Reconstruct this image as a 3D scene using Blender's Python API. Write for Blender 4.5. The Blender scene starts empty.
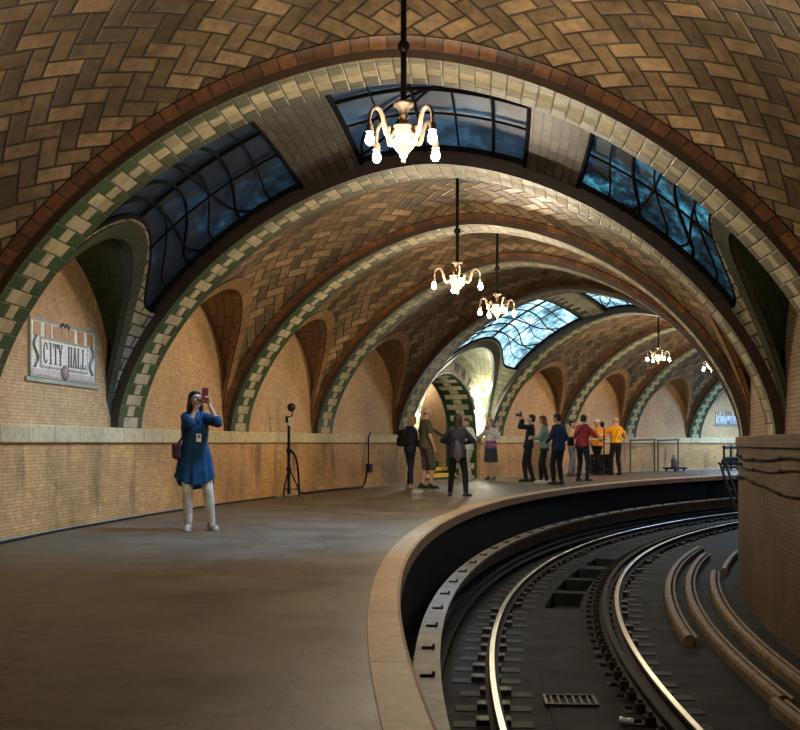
import bpy, bmesh, math, random
import numpy as np
from mathutils import Vector, Matrix, Euler
random.seed(7)
PI = math.pi
S = bpy.context.scene
COL = S.collection

# ------------------------------------------------------------------ helpers
def link(o, parent=None):
    COL.objects.link(o)
    if parent is not None:
        o.parent = parent
    return o

def tag(o, label=None, cat=None, group=None, kind=None):
    if label: o['label'] = label
    if cat: o['category'] = cat
    if group: o['group'] = group
    if kind: o['kind'] = kind
    return o

def empty(name, loc=(0, 0, 0), rz=0.0, **k):
    o = bpy.data.objects.new(name, None)
    o.location = loc
    o.rotation_euler = (0, 0, rz)
    o.empty_display_size = .1
    link(o)
    return tag(o, **k)

class MB:
    """collects geometry for ONE mesh object"""
    def __init__(s):
        s.v = []; s.f = []; s.uv = []; s.mi = []; s.sm = []
    def add(s, verts, faces, uvs=None, mi=0, smooth=False):
        b = len(s.v)
        s.v += [tuple(p) for p in verts]
        for k, f in enumerate(faces):
            s.f.append(tuple(b + i for i in f))
            s.uv.append([uvs[i] for i in f] if uvs is not None else None)
            s.mi.append(mi); s.sm.append(smooth)
        return s
    def grid(s, pts, uvs=None, mi=0, smooth=True, closed=False, flip=False):
        """pts[i][j]"""
        n = len(pts); m = len(pts[0])
        verts = [p for r in pts for p in r]
        uv = [u for r in uvs for u in r] if uvs is not None else None
        fs = []
        for i in range(n - 1):
            for j in range(m if closed else m - 1):
                j2 = (j + 1) % m
                q = (i*m+j, i*m+j2, (i+1)*m+j2, (i+1)*m+j)
                fs.append(q[::-1] if flip else q)
        return s.add(verts, fs, uv, mi, smooth)
    def box(s, c, d, M=None, mi=0, bev=0.0):
        bm = bmesh.new()
        bmesh.ops.create_cube(bm, size=1)
        for v in bm.verts:
            v.co = Vector((v.co.x*d[0], v.co.y*d[1], v.co.z*d[2]))
        if bev:
            bmesh.ops.bevel(bm, geom=list(bm.edges), offset=bev, segments=2, affect='EDGES', profile=.5)
        T = Matrix.Translation(Vector(c)) @ (M.to_4x4() if M is not None else Matrix.Identity(4))
        bm.transform(T)
        s.bm(bm, mi)
        return s
    def bm(s, bm, mi=0, smooth=False):
        bm.verts.index_update()
        s.add([v.co for v in bm.verts], [[v.index for v in f.verts] for f in bm.faces], None, mi, smooth)
        bm.free()
    def lathe(s, prof, c=(0, 0, 0), n=20, mi=0, M=None, smooth=True):
        pts = []
        for r, z in prof:
            row = []
            for k in range(n):
                a = 2*PI*k/n
                p = Vector((max(r, 1e-4)*math.cos(a), max(r, 1e-4)*math.sin(a), z))
                if M is not None: p = M @ p
                row.append(p + Vector(c))
            pts.append(row)
        s.grid(pts, mi=mi, closed=True, smooth=smooth)
        b = len(s.v)
        return s
    def tube(s, path, r, n=8, mi=0, cap=True):
        path = [Vector(p) for p in path]
        rs = r if isinstance(r, (list, tuple)) else [r]*len(path)
        rows = []
        up = None
        for i, p in enumerate(path):
            a = path[max(i-1, 0)]; b = path[min(i+1, len(path)-1)]
            t = (b - a).normalized()
            if up is None:
                up = Vector((0, 0, 1)) if abs(t.z) < .9 else Vector((1, 0, 0))
            x = t.cross(up).normalized(); y = x.cross(t).normalized(); up = y
            rows.append([p + (x*math.cos(2*PI*k/n) + y*math.sin(2*PI*k/n))*rs[i] for k in range(n)])
        s.grid(rows, mi=mi, closed=True)
        if cap:
            b = len(s.v)
            s.add(rows[0], [tuple(range(n))[::-1]], None, mi)
            s.add(rows[-1], [tuple(range(n))], None, mi)
        return s
    def ell(s, c, r, M=None, mi=0, nu=16, nv=10):
        rows = []
        for i in range(nv+1):
            a = PI*i/nv
            row = []
            for k in range(nu):
                b = 2*PI*k/nu
                p = Vector((max(math.sin(a), 1e-3)*math.cos(b)*r[0], max(math.sin(a), 1e-3)*math.sin(b)*r[1], -math.cos(a)*r[2]))
                if M is not None: p = M @ p
                row.append(p + Vector(c))
            rows.append(row)
        s.grid(rows, mi=mi, closed=True)
        return s
    def build(s, name, mats, parent=None):
        me = bpy.data.meshes.new(name)
        me.from_pydata([tuple(v) for v in s.v], [], s.f)
        if not isinstance(mats, (list, tuple)): mats = [mats]
        for m in mats: me.materials.append(m)
        me.polygons.foreach_set('material_index', s.mi)
        me.polygons.foreach_set('use_smooth', s.sm)
        if any(u is not None for u in s.uv):
            lay = me.uv_layers.new(name='UVMap')
            buf = []
            for u, f in zip(s.uv, s.f):
                if u is None: buf += [0, 0]*len(f)
                else:
                    for q in u: buf += [q[0], q[1]]
            lay.data.foreach_set('uv', buf)
        me.validate(); me.update()
        return link(bpy.data.objects.new(name, me), parent)

# ------------------------------------------------------------------ node materials
class NT:
    def __init__(s, name):
        s.mat = bpy.data.materials.new(name); s.mat.use_nodes = True
        s.t = s.mat.node_tree; s.t.nodes.clear()
        s.out = s.t.nodes.new('ShaderNodeOutputMaterial')
        s.b = s.t.nodes.new('ShaderNodeBsdfPrincipled')
        s.t.links.new(s.b.outputs[0], s.out.inputs[0])
    def inp(s, sock, v):
        if v is None: return
        if isinstance(v, bpy.types.NodeSocket): s.t.links.new(v, sock)
        else:
            if hasattr(sock.default_value, '__len__'):
                if not hasattr(v, '__len__'): v = (v,)*len(sock.default_value)
                v = tuple(v)
                if len(v) == 3 and len(sock.default_value) == 4: v = v + (1,)
            sock.default_value = v
    def m(s, op, a, b=None, c=None):
        n = s.t.nodes.new('ShaderNodeMath'); n.operation = op
        s.inp(n.inputs[0], a)
        if b is not None: s.inp(n.inputs[1], b)
        if c is not None: s.inp(n.inputs[2], c)
        return n.outputs[0]
    def mix(s, f, a, b, mode='MIX'):
        n = s.t.nodes.new('ShaderNodeMix'); n.data_type = 'RGBA'; n.blend_type = mode
        s.inp(n.inputs[0], f); s.inp(n.inputs[6], a); s.inp(n.inputs[7], b)
        return n.outputs[2]
    def uv(s):
        n = s.t.nodes.new('ShaderNodeUVMap'); return n.outputs[0]
    def gen(s, which='Object'):
        n = s.t.nodes.new('ShaderNodeTexCoord'); return n.outputs[which]
    def xyz(s, v):
        n = s.t.nodes.new('ShaderNodeSeparateXYZ'); s.inp(n.inputs[0], v); return n.outputs
    def comb(s, x, y, z=0.0):
        n = s.t.nodes.new('ShaderNodeCombineXYZ')
        s.inp(n.inputs[0], x); s.inp(n.inputs[1], y); s.inp(n.inputs[2], z); return n.outputs[0]
    def noise(s, vec, scale, detail=4, rough=.55, which=0):
        n = s.t.nodes.new('ShaderNodeTexNoise')
        s.inp(n.inputs['Vector'], vec); n.inputs['Scale'].default_value = scale
        n.inputs['Detail'].default_value = detail; n.inputs['Roughness'].default_value = rough
        return n.outputs[which]
    def white(s, vec):
        n = s.t.nodes.new('ShaderNodeTexWhiteNoise'); s.inp(n.inputs[0], vec); return n.outputs[0]
    def ramp(s, f, stops):
        n = s.t.nodes.new('ShaderNodeValToRGB'); s.inp(n.inputs[0], f)
        e = n.color_ramp.elements
        while len(e) < len(stops): e.new(.5)
        for k, (p, c) in enumerate(stops):
            e[k].position = p
            e[k].color = (c, c, c, 1) if not hasattr(c, '__len__') else tuple(c) + (1,)
        return n.outputs[0]
    def mapr(s, v, a, b, c=0., d=1.):
        n = s.t.nodes.new('ShaderNodeMapRange'); s.inp(n.inputs[0], v)
        for k, q in enumerate((a, b, c, d)): n.inputs[1+k].default_value = q
        return n.outputs[0]
    def bump(s, h, strength=.4, dist=.01):
        n = s.t.nodes.new('ShaderNodeBump'); n.inputs['Strength'].default_value = strength
        n.inputs['Distance'].default_value = dist; s.inp(n.inputs['Height'], h)
        s.t.links.new(n.outputs[0], s.b.inputs['Normal'])
    def set(s, color=None, rough=None, metal=None, emit=None, estr=None, spec=None):
        if color is not None: s.inp(s.b.inputs['Base Color'], color)
        if rough is not None: s.inp(s.b.inputs['Roughness'], rough)
        if metal is not None: s.inp(s.b.inputs['Metallic'], metal)
        if emit is not None: s.inp(s.b.inputs['Emission Color'], emit)
        if estr is not None: s.inp(s.b.inputs['Emission Strength'], estr)
        if spec is not None: s.inp(s.b.inputs['Specular IOR Level'], spec)
        return s

def simple(name, col, rough=.6, metal=0., var=.25, scale=12., bump=.15, spec=None):
    n = NT(name)
    v = n.noise(n.gen(), scale, 5)
    k = n.mapr(v, .3, .7, 1-var, 1+var)
    n.set(n.mix(1., col, n.comb(k, k, k), 'MULTIPLY'), rough, metal, spec=spec)
    if bump: n.bump(n.noise(n.gen(), scale*3, 3), bump, .01)
    return n.mat

def lamp(name, col, strength):
    n = NT(name); n.set((.9, .9, .9), .4, 0, col, strength); return n.mat

def dirt(n, vec, scale=.6, lo=.7, hi=1.1):
    v = n.noise(vec, scale, 6, .6)
    return n.mapr(v, .3, .7, lo, hi)

def herringbone(name, w, colA, colB, mortar, var=.35, rough=.5, mort=.05, dlo=.65, dhi=1.15, crown=0.):
    n = NT(name)
    u, v, _ = n.xyz(n.uv())
    if crown: v = n.m('ABSOLUTE', n.m('SUBTRACT', v, crown))      # the courses mirror about the crown
    c = math.sqrt(.5)/w
    x = n.m('ADD', n.m('MULTIPLY', n.m('ADD', u, v), c), 400)
    y = n.m('ADD', n.m('MULTIPLY', n.m('SUBTRACT', v, u), c), 400)
    i = n.m('FLOOR', x); j = n.m('FLOOR', y)
    fx = n.m('SUBTRACT', x, i); fy = n.m('SUBTRACT', y, j)
    k = n.m('FLOORED_MODULO', n.m('SUBTRACT', i, j), 4.)
    hor = n.m('LESS_THAN', k, 1.5)
    k1 = n.m('COMPARE', k, 1., .1); k2 = n.m('COMPARE', k, 2., .1)
    ax = n.m('ADD', fx, k1); ay = n.m('ADD', fy, k2)
    lx = n.m('ADD', fx, n.m('MULTIPLY', k1, 1)); ly = n.m('ADD', fy, n.m('MULTIPLY', k2, 1))
    inv = n.m('SUBTRACT', 1., hor)
    along = n.m('ADD', n.m('MULTIPLY', hor, lx), n.m('MULTIPLY', inv, ly))
    across = n.m('ADD', n.m('MULTIPLY', hor, fy), n.m('MULTIPLY', inv, fx))
    d = n.m('MINIMUM', n.m('MINIMUM', along, n.m('SUBTRACT', 2., along)), n.m('MINIMUM', across, n.m('SUBTRACT', 1., across)))
    idv = n.comb(n.m('SUBTRACT', i, k1), n.m('SUBTRACT', j, k2), hor)
    rnd = n.white(idv)
    base = n.mix(rnd, colA, colB)
    fam = n.mapr(hor, 0, 1, 1.16, .74)  # one tile direction paler: its gloss and tilt to the light painted in
    base = n.mix(1., base, n.comb(fam, fam, fam), 'MULTIPLY')
    g = n.noise(n.gen(), 9, 6, .65)
    gg = n.mapr(g, .3, .7, 1-var, 1+var*.6)
    base = n.mix(1., base, n.comb(gg, gg, gg), 'MULTIPLY')
    dd = dirt(n, n.gen(), .55, dlo, dhi)
    base = n.mix(1., base, n.comb(dd, dd, dd), 'MULTIPLY')
    mk = n.mapr(d, mort*.6, mort*1.5)
    n.set(n.mix(mk, mortar, base), n.mapr(rnd, 0, 1, rough-.08, rough+.12))
    n.bump(n.m('ADD', n.mapr(d, 0., mort*2.2), n.m('MULTIPLY', rnd, .25)), .55, .012)
    return n.mat

def bricks(name, bw, bh, colA, colB, mortar, rough=.7, msize=.006, dlo=.6, dhi=1.2, var=.25, bump=.5, stain=None):
    n = NT(name)
    t = n.t.nodes.new('ShaderNodeTexBrick')
    n.inp(t.inputs['Vector'], n.uv())
    n.inp(t.inputs['Color1'], colA); n.inp(t.inputs['Color2'], colB); n.inp(t.inputs['Mortar'], mortar)
    t.inputs['Scale'].default_value = 1.; t.inputs['Mortar Size'].default_value = msize
    t.inputs['Mortar Smooth'].default_value = .15; t.inputs['Bias'].default_value = 0.
    t.inputs['Brick Width'].default_value = bw; t.inputs['Row Height'].default_value = bh
    base = t.outputs[0]
    g = n.mapr(n.noise(n.gen(), 14, 5, .65), .3, .7, 1-var, 1+var)
    base = n.mix(1., base, n.comb(g, g, g), 'MULTIPLY')
    dd = dirt(n, n.gen(), .7, dlo, dhi)
    base = n.mix(1., base, n.comb(dd, dd, dd), 'MULTIPLY')
    if stain:      # vertical grime runs
        u, v, _ = n.xyz(n.uv())
        q = n.noise(n.comb(n.m('MULTIPLY', u, 2.2), n.m('MULTIPLY', v, .35), 3.), 1.3, 4, .6)
        base = n.mix(n.mapr(q, .56, .74, 0, stain), base, (.035, .026, .018))
    n.set(base, rough)
    n.bump(n.m('SUBTRACT', 1., t.outputs[1]), bump, .006)
    return n.mat

def checker(name, width, row, cream, green, mortar, rough=.28, wide=(.2, .8), thin=(.37, .63), edge=.1, fade=None):
    """rib soffit: alternating wide and narrow cream blocks in a green field; u = metres across, v = metres along"""
    n = NT(name)
    u, v, _ = n.xyz(n.uv())
    a = n.m('DIVIDE', u, width)
    y = n.m('ADD', n.m('DIVIDE', v, row), 200.)
    j = n.m('FLOOR', y); fy = n.m('SUBTRACT', y, j)
    odd = n.m('FLOORED_MODULO', j, 2.)
    lo = n.mapr(odd, 0, 1, wide[0], thin[0]); hi = n.mapr(odd, 0, 1, wide[1], thin[1])
    jit = n.m('MULTIPLY', n.m('SUBTRACT', n.white(n.comb(j, 7.7, 1.3)), .5), .10)
    lo = n.m('ADD', lo, jit); hi = n.m('ADD', hi, n.m('MULTIPLY', jit, .6))
    inside = n.m('MULTIPLY', n.m('GREATER_THAN', a, lo), n.m('LESS_THAN', a, hi))
    ed = n.m('MINIMUM', n.m('ABSOLUTE', n.m('SUBTRACT', a, lo)), n.m('ABSOLUTE', n.m('SUBTRACT', a, hi)))
    ed = n.m('MINIMUM', n.m('MULTIPLY', ed, width), n.m('MULTIPLY', n.m('MINIMUM', fy, n.m('SUBTRACT', 1., fy)), row))
    e2 = n.m('MULTIPLY', n.m('MINIMUM', n.m('ABSOLUTE', n.m('SUBTRACT', a, edge)), n.m('ABSOLUTE', n.m('SUBTRACT', a, 1-edge))), width)
    ed = n.m('MINIMUM', ed, e2)
    rnd = n.white(n.comb(j, inside, n.m('GREATER_THAN', a, .5)))
    k = n.mapr(rnd, 0, 1, .75, 1.1)
    gr = n.mapr(n.noise(n.gen(), 11, 5, .65), .3, .7, .72, 1.15)
    k = n.m('MULTIPLY', k, gr)
    if fade: green = n.mix(n.mapr(n.m('ADD', v, n.m('MULTIPLY', n.noise(n.gen(), 1.5), 1.5)), 3.2, 6.2), green, fade)  # green turns tan towards crown and right end: gloss painted into the colour
    base = n.mix(1., n.mix(inside, green, cream), n.comb(k, k, k), 'MULTIPLY')
    mk = n.mapr(ed, .003, .010)
    n.set(n.mix(mk, mortar, base), n.mapr(inside, 0, 1, rough, rough+.2))
    n.bump(n.mapr(ed, 0, .014), .5, .008)
    return n.mat
# ------------------------------------------------------------------ the place: a curved platform under ribbed tile vaults
CX, CY, RW, RP, RI = 35.0885, 6.5834, 39.2706, 35.0876, 31.13
WC = (RW - RI)/2
RISE, ZS0, ZS1 = 3.29, 1.20, 1.10
BED = -1.45
RAILTOP = -1.093
def P(w, th, z):
    r = RW - w
    return Vector((CX - r*math.cos(th), CY + r*math.sin(th), z))
def radial(th):      # unit vector from the left wall towards the track
    return Vector((math.cos(th), -math.sin(th), 0))
def along(th):
    return Vector((math.sin(th), math.cos(th), 0))
def frame(th):       # local x = along the wall, y = outward from platform into wall, z up
    return math.atan2(along(th).y, along(th).x)
def prof(phi, d=0.0):
    c = -math.cos(phi)
    t = math.copysign(abs(c), c)
    w = WC + (WC + d)*t
    z = ZS0 + (ZS1-ZS0)*w/(2*WC) + (RISE + d)*max(1 - abs(t)**1.75, 0)**(1/1.65)
    return w, z
PH = np.linspace(0, PI, 2001)
_t = np.array([prof(p) for p in PH])
ARC = np.concatenate([[0], np.cumsum(np.hypot(np.diff(_t[:, 0]), np.diff(_t[:, 1])))])
def arc(phi): return float(np.interp(phi, PH, ARC))
def phi_of_arc(a): return float(np.interp(a, ARC, PH))
def phi_left(z, d=0.0):
    a, b = 0.0, PI/2
    for _ in range(40):
        m = (a+b)/2
        if prof(m, d)[1] < z: a = m
        else: b = m
    return (a+b)/2
def phi_right(z, d=0.0):
    a, b = PI/2, PI
    for _ in range(40):
        m = (a+b)/2
        if prof(m, d)[1] > z: a = m
        else: b = m
    return (a+b)/2
def phi_w(w, d=0.0):
    return math.acos(max(-1, min(1, -(w-WC)/(WC+d))))

RIBS = [-.250, -.145, -.040, .0755, .1726, .2718, .368, .4726, .6059, .7148, .812, .9143, 1.016, 1.115]
RB = .0092                      # half the angular width of a rib
DV = .13                        # the vault shell lies this much outside the rib soffit
SKY = {3, 8, 11}                # bays with skylights: bay k lies between rib k and rib k+1
STAIR = 7
SKY = {3, 7, 11}
DARKBAY = {3}

CREAM = (.60, .50, .31)
M = {}
M['herr'] = herringbone('herringbone_tile', .158, (.31, .205, .108), (.115, .073, .038), (.022, .016, .011), mort=.06, rough=.42, var=.5, dlo=.42, dhi=1.2, crown=ARC[-1]/2)
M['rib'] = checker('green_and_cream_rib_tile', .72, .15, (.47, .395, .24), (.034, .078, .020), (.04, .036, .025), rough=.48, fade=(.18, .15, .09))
M['rib_tan'] = checker('tan_rib_tile', .72, .155, (.58, .49, .32), (.26, .20, .115), (.05, .04, .025), rough=.34)
M['ribside'] = simple('dark_brown_glazed_tile', (.042, .027, .018), .45)
M['red'] = bricks('red_brown_bullnose_tile', .16, .3, (.15, .060, .022), (.07, .031, .015), (.02, .014, .009), .35, .008, .5, 1.2, .4)
M['lun'] = bricks('brown_lunette_tile', .30, .15, (.24, .13, .06), (.15, .08, .038), (.035, .022, .014), .35, .008)
M['lungreen'] = bricks('green_lunette_tile', .30, .15, (.028, .075, .030), (.018, .045, .022), (.02, .022, .014), .25, .008)
M['lunwhite'] = bricks('pale_glazed_tile', .30, .15, (.62, .62, .42), (.48, .52, .32), (.2, .2, .12), .3, .008)
M['ring'] = bricks('tan_ring_tile', .30, .16, (.30, .17, .075), (.22, .12, .05), (.05, .032, .02), .4, .008)
M['ringgreen'] = bricks('dull_green_ring_tile', .30, .16, (.075, .085, .055), (.05, .06, .04), (.03, .03, .02), .4, .008)
M['wall'] = bricks('tan_roman_brick', .17, .037, (.70, .39, .145), (.59, .31, .10), (.36, .20, .08), .6, .0035, .5, 1.2, stain=.75)
M['wallup'] = bricks('tan_roman_brick_upper', .17, .037, (.62, .385, .185), (.54, .32, .145), (.36, .215, .10), .6, .0035, .75, 1.12)
M['ledge'] = bricks('cream_stone_ledge', .62, .6, (.60, .485, .27), (.52, .42, .225), (.14, .11, .07), .6, .006, .75, 1.12)
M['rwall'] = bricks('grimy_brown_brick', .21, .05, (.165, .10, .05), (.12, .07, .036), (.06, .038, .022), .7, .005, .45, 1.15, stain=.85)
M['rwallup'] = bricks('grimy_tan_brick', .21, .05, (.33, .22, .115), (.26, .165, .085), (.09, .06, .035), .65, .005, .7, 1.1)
M['black'] = simple('black_iron', (.012, .011, .011), .6, 0, spec=.2)
M['lead'] = simple('black_lead_came', (.006, .006, .007), .85, 0, spec=.1)
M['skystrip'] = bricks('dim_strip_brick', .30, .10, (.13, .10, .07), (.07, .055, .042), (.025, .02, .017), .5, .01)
M['skystripgreen'] = checker('green_cream_strip_tile', .66, .17, (.60, .55, .36), (.10, .13, .07), (.05, .05, .03), wide=(.1, .9), thin=(.36, .9))
M['skyshell'] = bricks('dark_slate_tile', .30, .15, (.055, .05, .05), (.035, .034, .036), (.02, .02, .02), .3, .008)

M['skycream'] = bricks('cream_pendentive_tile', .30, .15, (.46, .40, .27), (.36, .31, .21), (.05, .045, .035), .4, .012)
def glass(name, stops, strength, scale):
    n = NT(name)
    g = n.gen('Object')
    a = n.noise(g, scale, 6, .7)
    b = n.noise(g, scale*.35, 3, .5)
    f = n.m('ADD', n.m('MULTIPLY', a, .62), n.m('MULTIPLY', b, .38))
    c = n.ramp(f, stops)
    n.set((.02, .025, .03), .45, 0, c, strength, .2)
    n.bump(a, .25, .01)
    return n.mat
M['glass_dim'] = glass('sooty_skylight_glass', [(.38, (.002, .004, .008)), (.52, (.006, .014, .026)), (.60, (.015, .055, .10)), (.68, (.07, .33, .50))], .07, 2.2)
M['glass_teal'] = glass('streaked_skylight_glass', [(.44, (.002, .004, .006)), (.50, (.008, .03, .05)), (.56, (.03, .17, .26)), (.62, (.14, .50, .68))], .13, 3.)
M['glass_far'] = glass('far_skylight_glass', [(.36, (.04, .08, .2)), (.50, (.26, .52, .95)), (.64, (.7, .9, 1.))], 4.2, 3.)
M['glass_mid'] = glass('grey_blue_skylight_glass', [(.36, (.006, .012, .024)), (.52, (.02, .042, .075)), (.64, (.05, .15, .25))], .11, 2.6)
M['glass_bright'] = glass('daylit_skylight_glass', [(.38, (.03, .06, .08)), (.47, (.12, .25, .33)), (.55, (.32, .55, .66)), (.64, (.85, .97, 1.))], 0.30, 5.5)

# --- ribs
def rib(k, kind):
    tc = RIBS[k]
    ta, tb = tc - RB, tc + RB
    n = 110
    mb = MB()
    phis = [phi_of_arc(ARC[-1]*i/n) for i in range(n+1)]
    sof = []; uv = []; fr = []; bk = []
    for p in phis:
        w, z = prof(p, 0)
        w2, z2 = prof(p, DV + .06)
        sof.append([P(w, ta, z), P(w, tb, z)]); uv.append([(0, arc(p)), (.72, arc(p))])
        fr.append([P(w2, ta, z2), P(w, ta, z)]); bk.append([P(w, tb, z), P(w2, tb, z2)])
    mb.grid(sof, uv, 0); mb.grid(fr, mi=1); mb.grid(bk, mi=1)
    side = 0
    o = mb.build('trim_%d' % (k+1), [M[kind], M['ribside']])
    tag(o, kind='structure')
    # rounded red-brown tile course where the vault meets the rib
    for sgn in (-1, 1):
        bay = k-1 if sgn < 0 else k
        if bay in SKY or bay < 0 or k == len(RIBS)-1 and sgn > 0: continue
        mb = MB(); rows = []; uvs = []
        for p in phis:
            row = []; ur = []
            for q in range(5):
                a = q/4
                th = tc + sgn*(RB + .0044*(1-math.cos(a*PI/2)) if False else RB + .0034*a)
                d = DV - .045*math.sin(PI*a)**.7 if a < 1 else DV - .0
                d = DV + .02 - .075*math.cos(a*PI/2)
                w, z = prof(p, d)
                row.append(P(w, th, z)); ur.append((arc(p), a*.18))
            rows.append(row); uvs.append(ur)
        mb.grid(rows, uvs, 0)
        tag(mb.build('bullnose_course', [M['red']], o), kind='structure')
    return o
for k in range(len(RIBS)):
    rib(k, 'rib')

# --- bays
def lun_dims(k):
    hw = ((RIBS[k+1]-RIBS[k])/2 - RB)
    aL = hw*RW - .09; aR = hw*RI - .08
    hL = 2.12 if k != STAIR else 2.32
    return hw, aL, aR, hL, 2.12
RINGW = .16
def bay(k):
    ta, tb = RIBS[k] + RB, RIBS[k+1] - RB
    tc = (ta+tb)/2
    hw, aL, aR, hL, hR = lun_dims(k)
    sky = k in SKY
    def D(o, e=0.0): return DV + .28*max(0, 1-(o/hw)**2) + e      # each bay is slightly domed between its ribs
    # columns, dense near the ends of each lunette curve
    cols = set()
    for a, R in ((aL, RW), (aR, RI)):
        for q in range(33):
            cols.add(round(a*math.cos(PI*q/32)/R, 6))
    for q in range(13): cols.add(round(-hw + 2*hw*q/12, 6))
    cols = sorted(cols)
    N = 64
    def ends(th_off):
        s = th_off*RW; sr = th_off*RI
        zl = ZS0 + (hL*math.sqrt(max(0, 1-(s/aL)**2)) if abs(s) < aL else 0)
        zr = ZS1 + (hR*math.sqrt(max(0, 1-(sr/aR)**2)) if abs(sr) < aR else 0)
        return phi_left(max(zl, ZS0+.002), D(th_off)), phi_right(max(zr, ZS1+.002), D(th_off))
    G = {}
    def shell(name, mat, pa=None, pb=None, o0=-hw, o1=hw, kind='structure', parent=None, label=None):
        rows = []; uvs = []
        cc = [c for c in cols if o0 < c < o1]
        cc = [o0] + cc + [o1]
        for o in cc:
            a, b = ends(o)
            if pa is not None: a = max(a, pa)
            if pb is not None: b = min(b, pb)
            row = []; ur = []
            for i in range(N+1):
                p = a + (b-a)*i/N
                w, z = prof(p, D(o))
                row.append(P(w, tc+o, z)); ur.append(((tc+o)*35.2, arc(p)))
            rows.append(row); uvs.append(ur)
        ob = MB().grid(rows, uvs).build(name, [mat], parent)
        return tag(ob, kind=kind) if kind else ob
    if not sky:
        shell('ceiling', M['herr'])
    else:
        dark = k in DARKBAY
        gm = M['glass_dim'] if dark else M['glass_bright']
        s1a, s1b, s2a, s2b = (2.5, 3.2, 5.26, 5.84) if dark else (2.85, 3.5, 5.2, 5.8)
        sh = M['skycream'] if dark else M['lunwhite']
        def low(o, side):        # where the glass ends above the ring of the lunette, for a column at angle offset o
            R, a, h, zs = (RW, aL, hL, ZS0) if side == 0 else (RI, aR, hR, ZS1)
            s = o*R; a2, h2 = a + RINGW + .03, h + RINGW + .02
            z = zs + h2*math.sqrt(max(0.0, 1-(s/a2)**2))
            zc = zs + (1.45 if k != STAIR or side else 1.85); z = .5*(z + zc + math.sqrt((z-zc)**2 + .05))
            ph = (phi_left if side == 0 else phi_right)(z, D(o))
            return ph
        # solid shell between the lunette and the glass
        for side in (0, 1):
            rows = []; uvs = []
            cc = [-hw] + [c for c in cols if -hw < c < hw] + [hw]
            for o in cc:
                e0, e1 = ends(o)
                a, b = (e0, low(o, 0)) if side == 0 else (low(o, 1), e1)
                if b < a: b = a + 1e-4
                row = []; ur = []
                for i in range(9):
                    p = a + (b-a)*i/8
                    w, z = prof(p, D(o))
                    row.append(P(w, tc+o, z)); ur.append(((tc+o)*35.2, arc(p)))
                rows.append(row); uvs.append(ur)
            tag(MB().grid(rows, uvs).build('ceiling', [sh]), kind='structure')
        for (a, b) in ((s1a, s1b), (s2a, s2b)):
            # the brick strips between the skylights, patterned across their width
            rows = []; uvs = []
            for i in range(13):
                p = phi_w(a, DV) + (phi_w(b, DV)-phi_w(a, DV))*i/12
                rows.append([P(prof(p, D(ta+(tb-ta)*j/16-tc))[0], ta + (tb-ta)*j/16, prof(p, D(ta+(tb-ta)*j/16-tc))[1]) for j in range(17)])
                w = prof(p, DV)[0]
                uvs.append([((w-a)*.66/(b-a), (ta+(tb-ta)*j/16)*35.2) if not dark else ((ta+(tb-ta)*j/16)*35.2, arc(p)) for j in range(17)])
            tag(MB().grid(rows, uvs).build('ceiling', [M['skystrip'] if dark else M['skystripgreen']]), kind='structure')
        for wi, (a, b) in enumerate(((None, s1a), (s1b, s2a), (s2b, None))):
            def pt(fa, fb, e):
                o = ta + (tb-ta)*fb - tc
                pa = phi_w(a, DV) if a is not None else low(o, 0)
                pb = phi_w(b, DV) if b is not None else low(o, 1)
                p = pa + (pb-pa)*fa
                w, z = prof(p, D(o, e))
                return P(w, tc + o, z)
            rows = [[pt(i/24, j/24, .06) for j in range(25)] for i in range(25)]
            win = MB().grid(rows).build('window_%d' % (1 + wi + 3*sorted(SKY).index(k)), [M['glass_teal'] if dark and wi == 2 else M['glass_mid'] if dark and wi == 1 else M['glass_far'] if k == 11 else gm])
            tag(win, kind='structure')
            fb_ = MB()
            def bar(pts, r): fb_.tube([pt(x, y, .03) for x, y in pts], r, 6)
            L = [i/24 for i in range(25)]
            for y in (.02, .98): bar([(x, y) for x in L], .034)
            for x in (.012, .988): bar([(x, y) for y in L], .034)
            nx = 5 if wi == 1 else 6
            for y in (.27, .5, .73): bar([(x, y) for x in L], .014 if y != .5 else .024)
            for i in range(1, nx): bar([(i/nx, y) for y in L], .012 if i % 2 else .02)
            if wi != 1:      # curved tracery fanning from the lunette
                bar([(.45 - .3*math.sin(PI*y), y) for y in L] if wi == 0 else [(.55 + .3*math.sin(PI*y), y) for y in L], .018)
                bar([(.75 - .3*math.sin(PI*y), y) for y in L] if wi == 0 else [(.25 + .3*math.sin(PI*y), y) for y in L], .018)
            else:
                bar([(.5 + .46*math.cos(PI*y), .04 + .92*y) for y in L], .016)
                bar([(x, .5 + .45*math.cos(PI*x)) for x in L], .016)
            fb_.build('window_frame', [M['lead']], win)
    # lunettes: left and right
    for side in (0, 1):
        a0, h0 = (aL, hL) if side == 0 else (aR, hR)
        R = RW if side == 0 else RI
        zs = ZS0 if side == 0 else ZS1
        green = k == 3
        stair = k == STAIR and side == 0
        n = 48
        def on_vault(a, h, al, e):
            s = a*math.cos(al); z = zs + max(.003, h*math.sin(al))
            d = D(s/R, e)
            ph = phi_left(z, d) if side == 0 else phi_right(z, d)
            w, z2 = prof(ph, d)
            return P(w, tc + s/R, z2), w
        A = []; UVA = []
        ab, hb = a0 + .20, h0 + .02
        wallw = -.10 if side == 0 else 2*WC + .10
        la = 0
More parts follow.
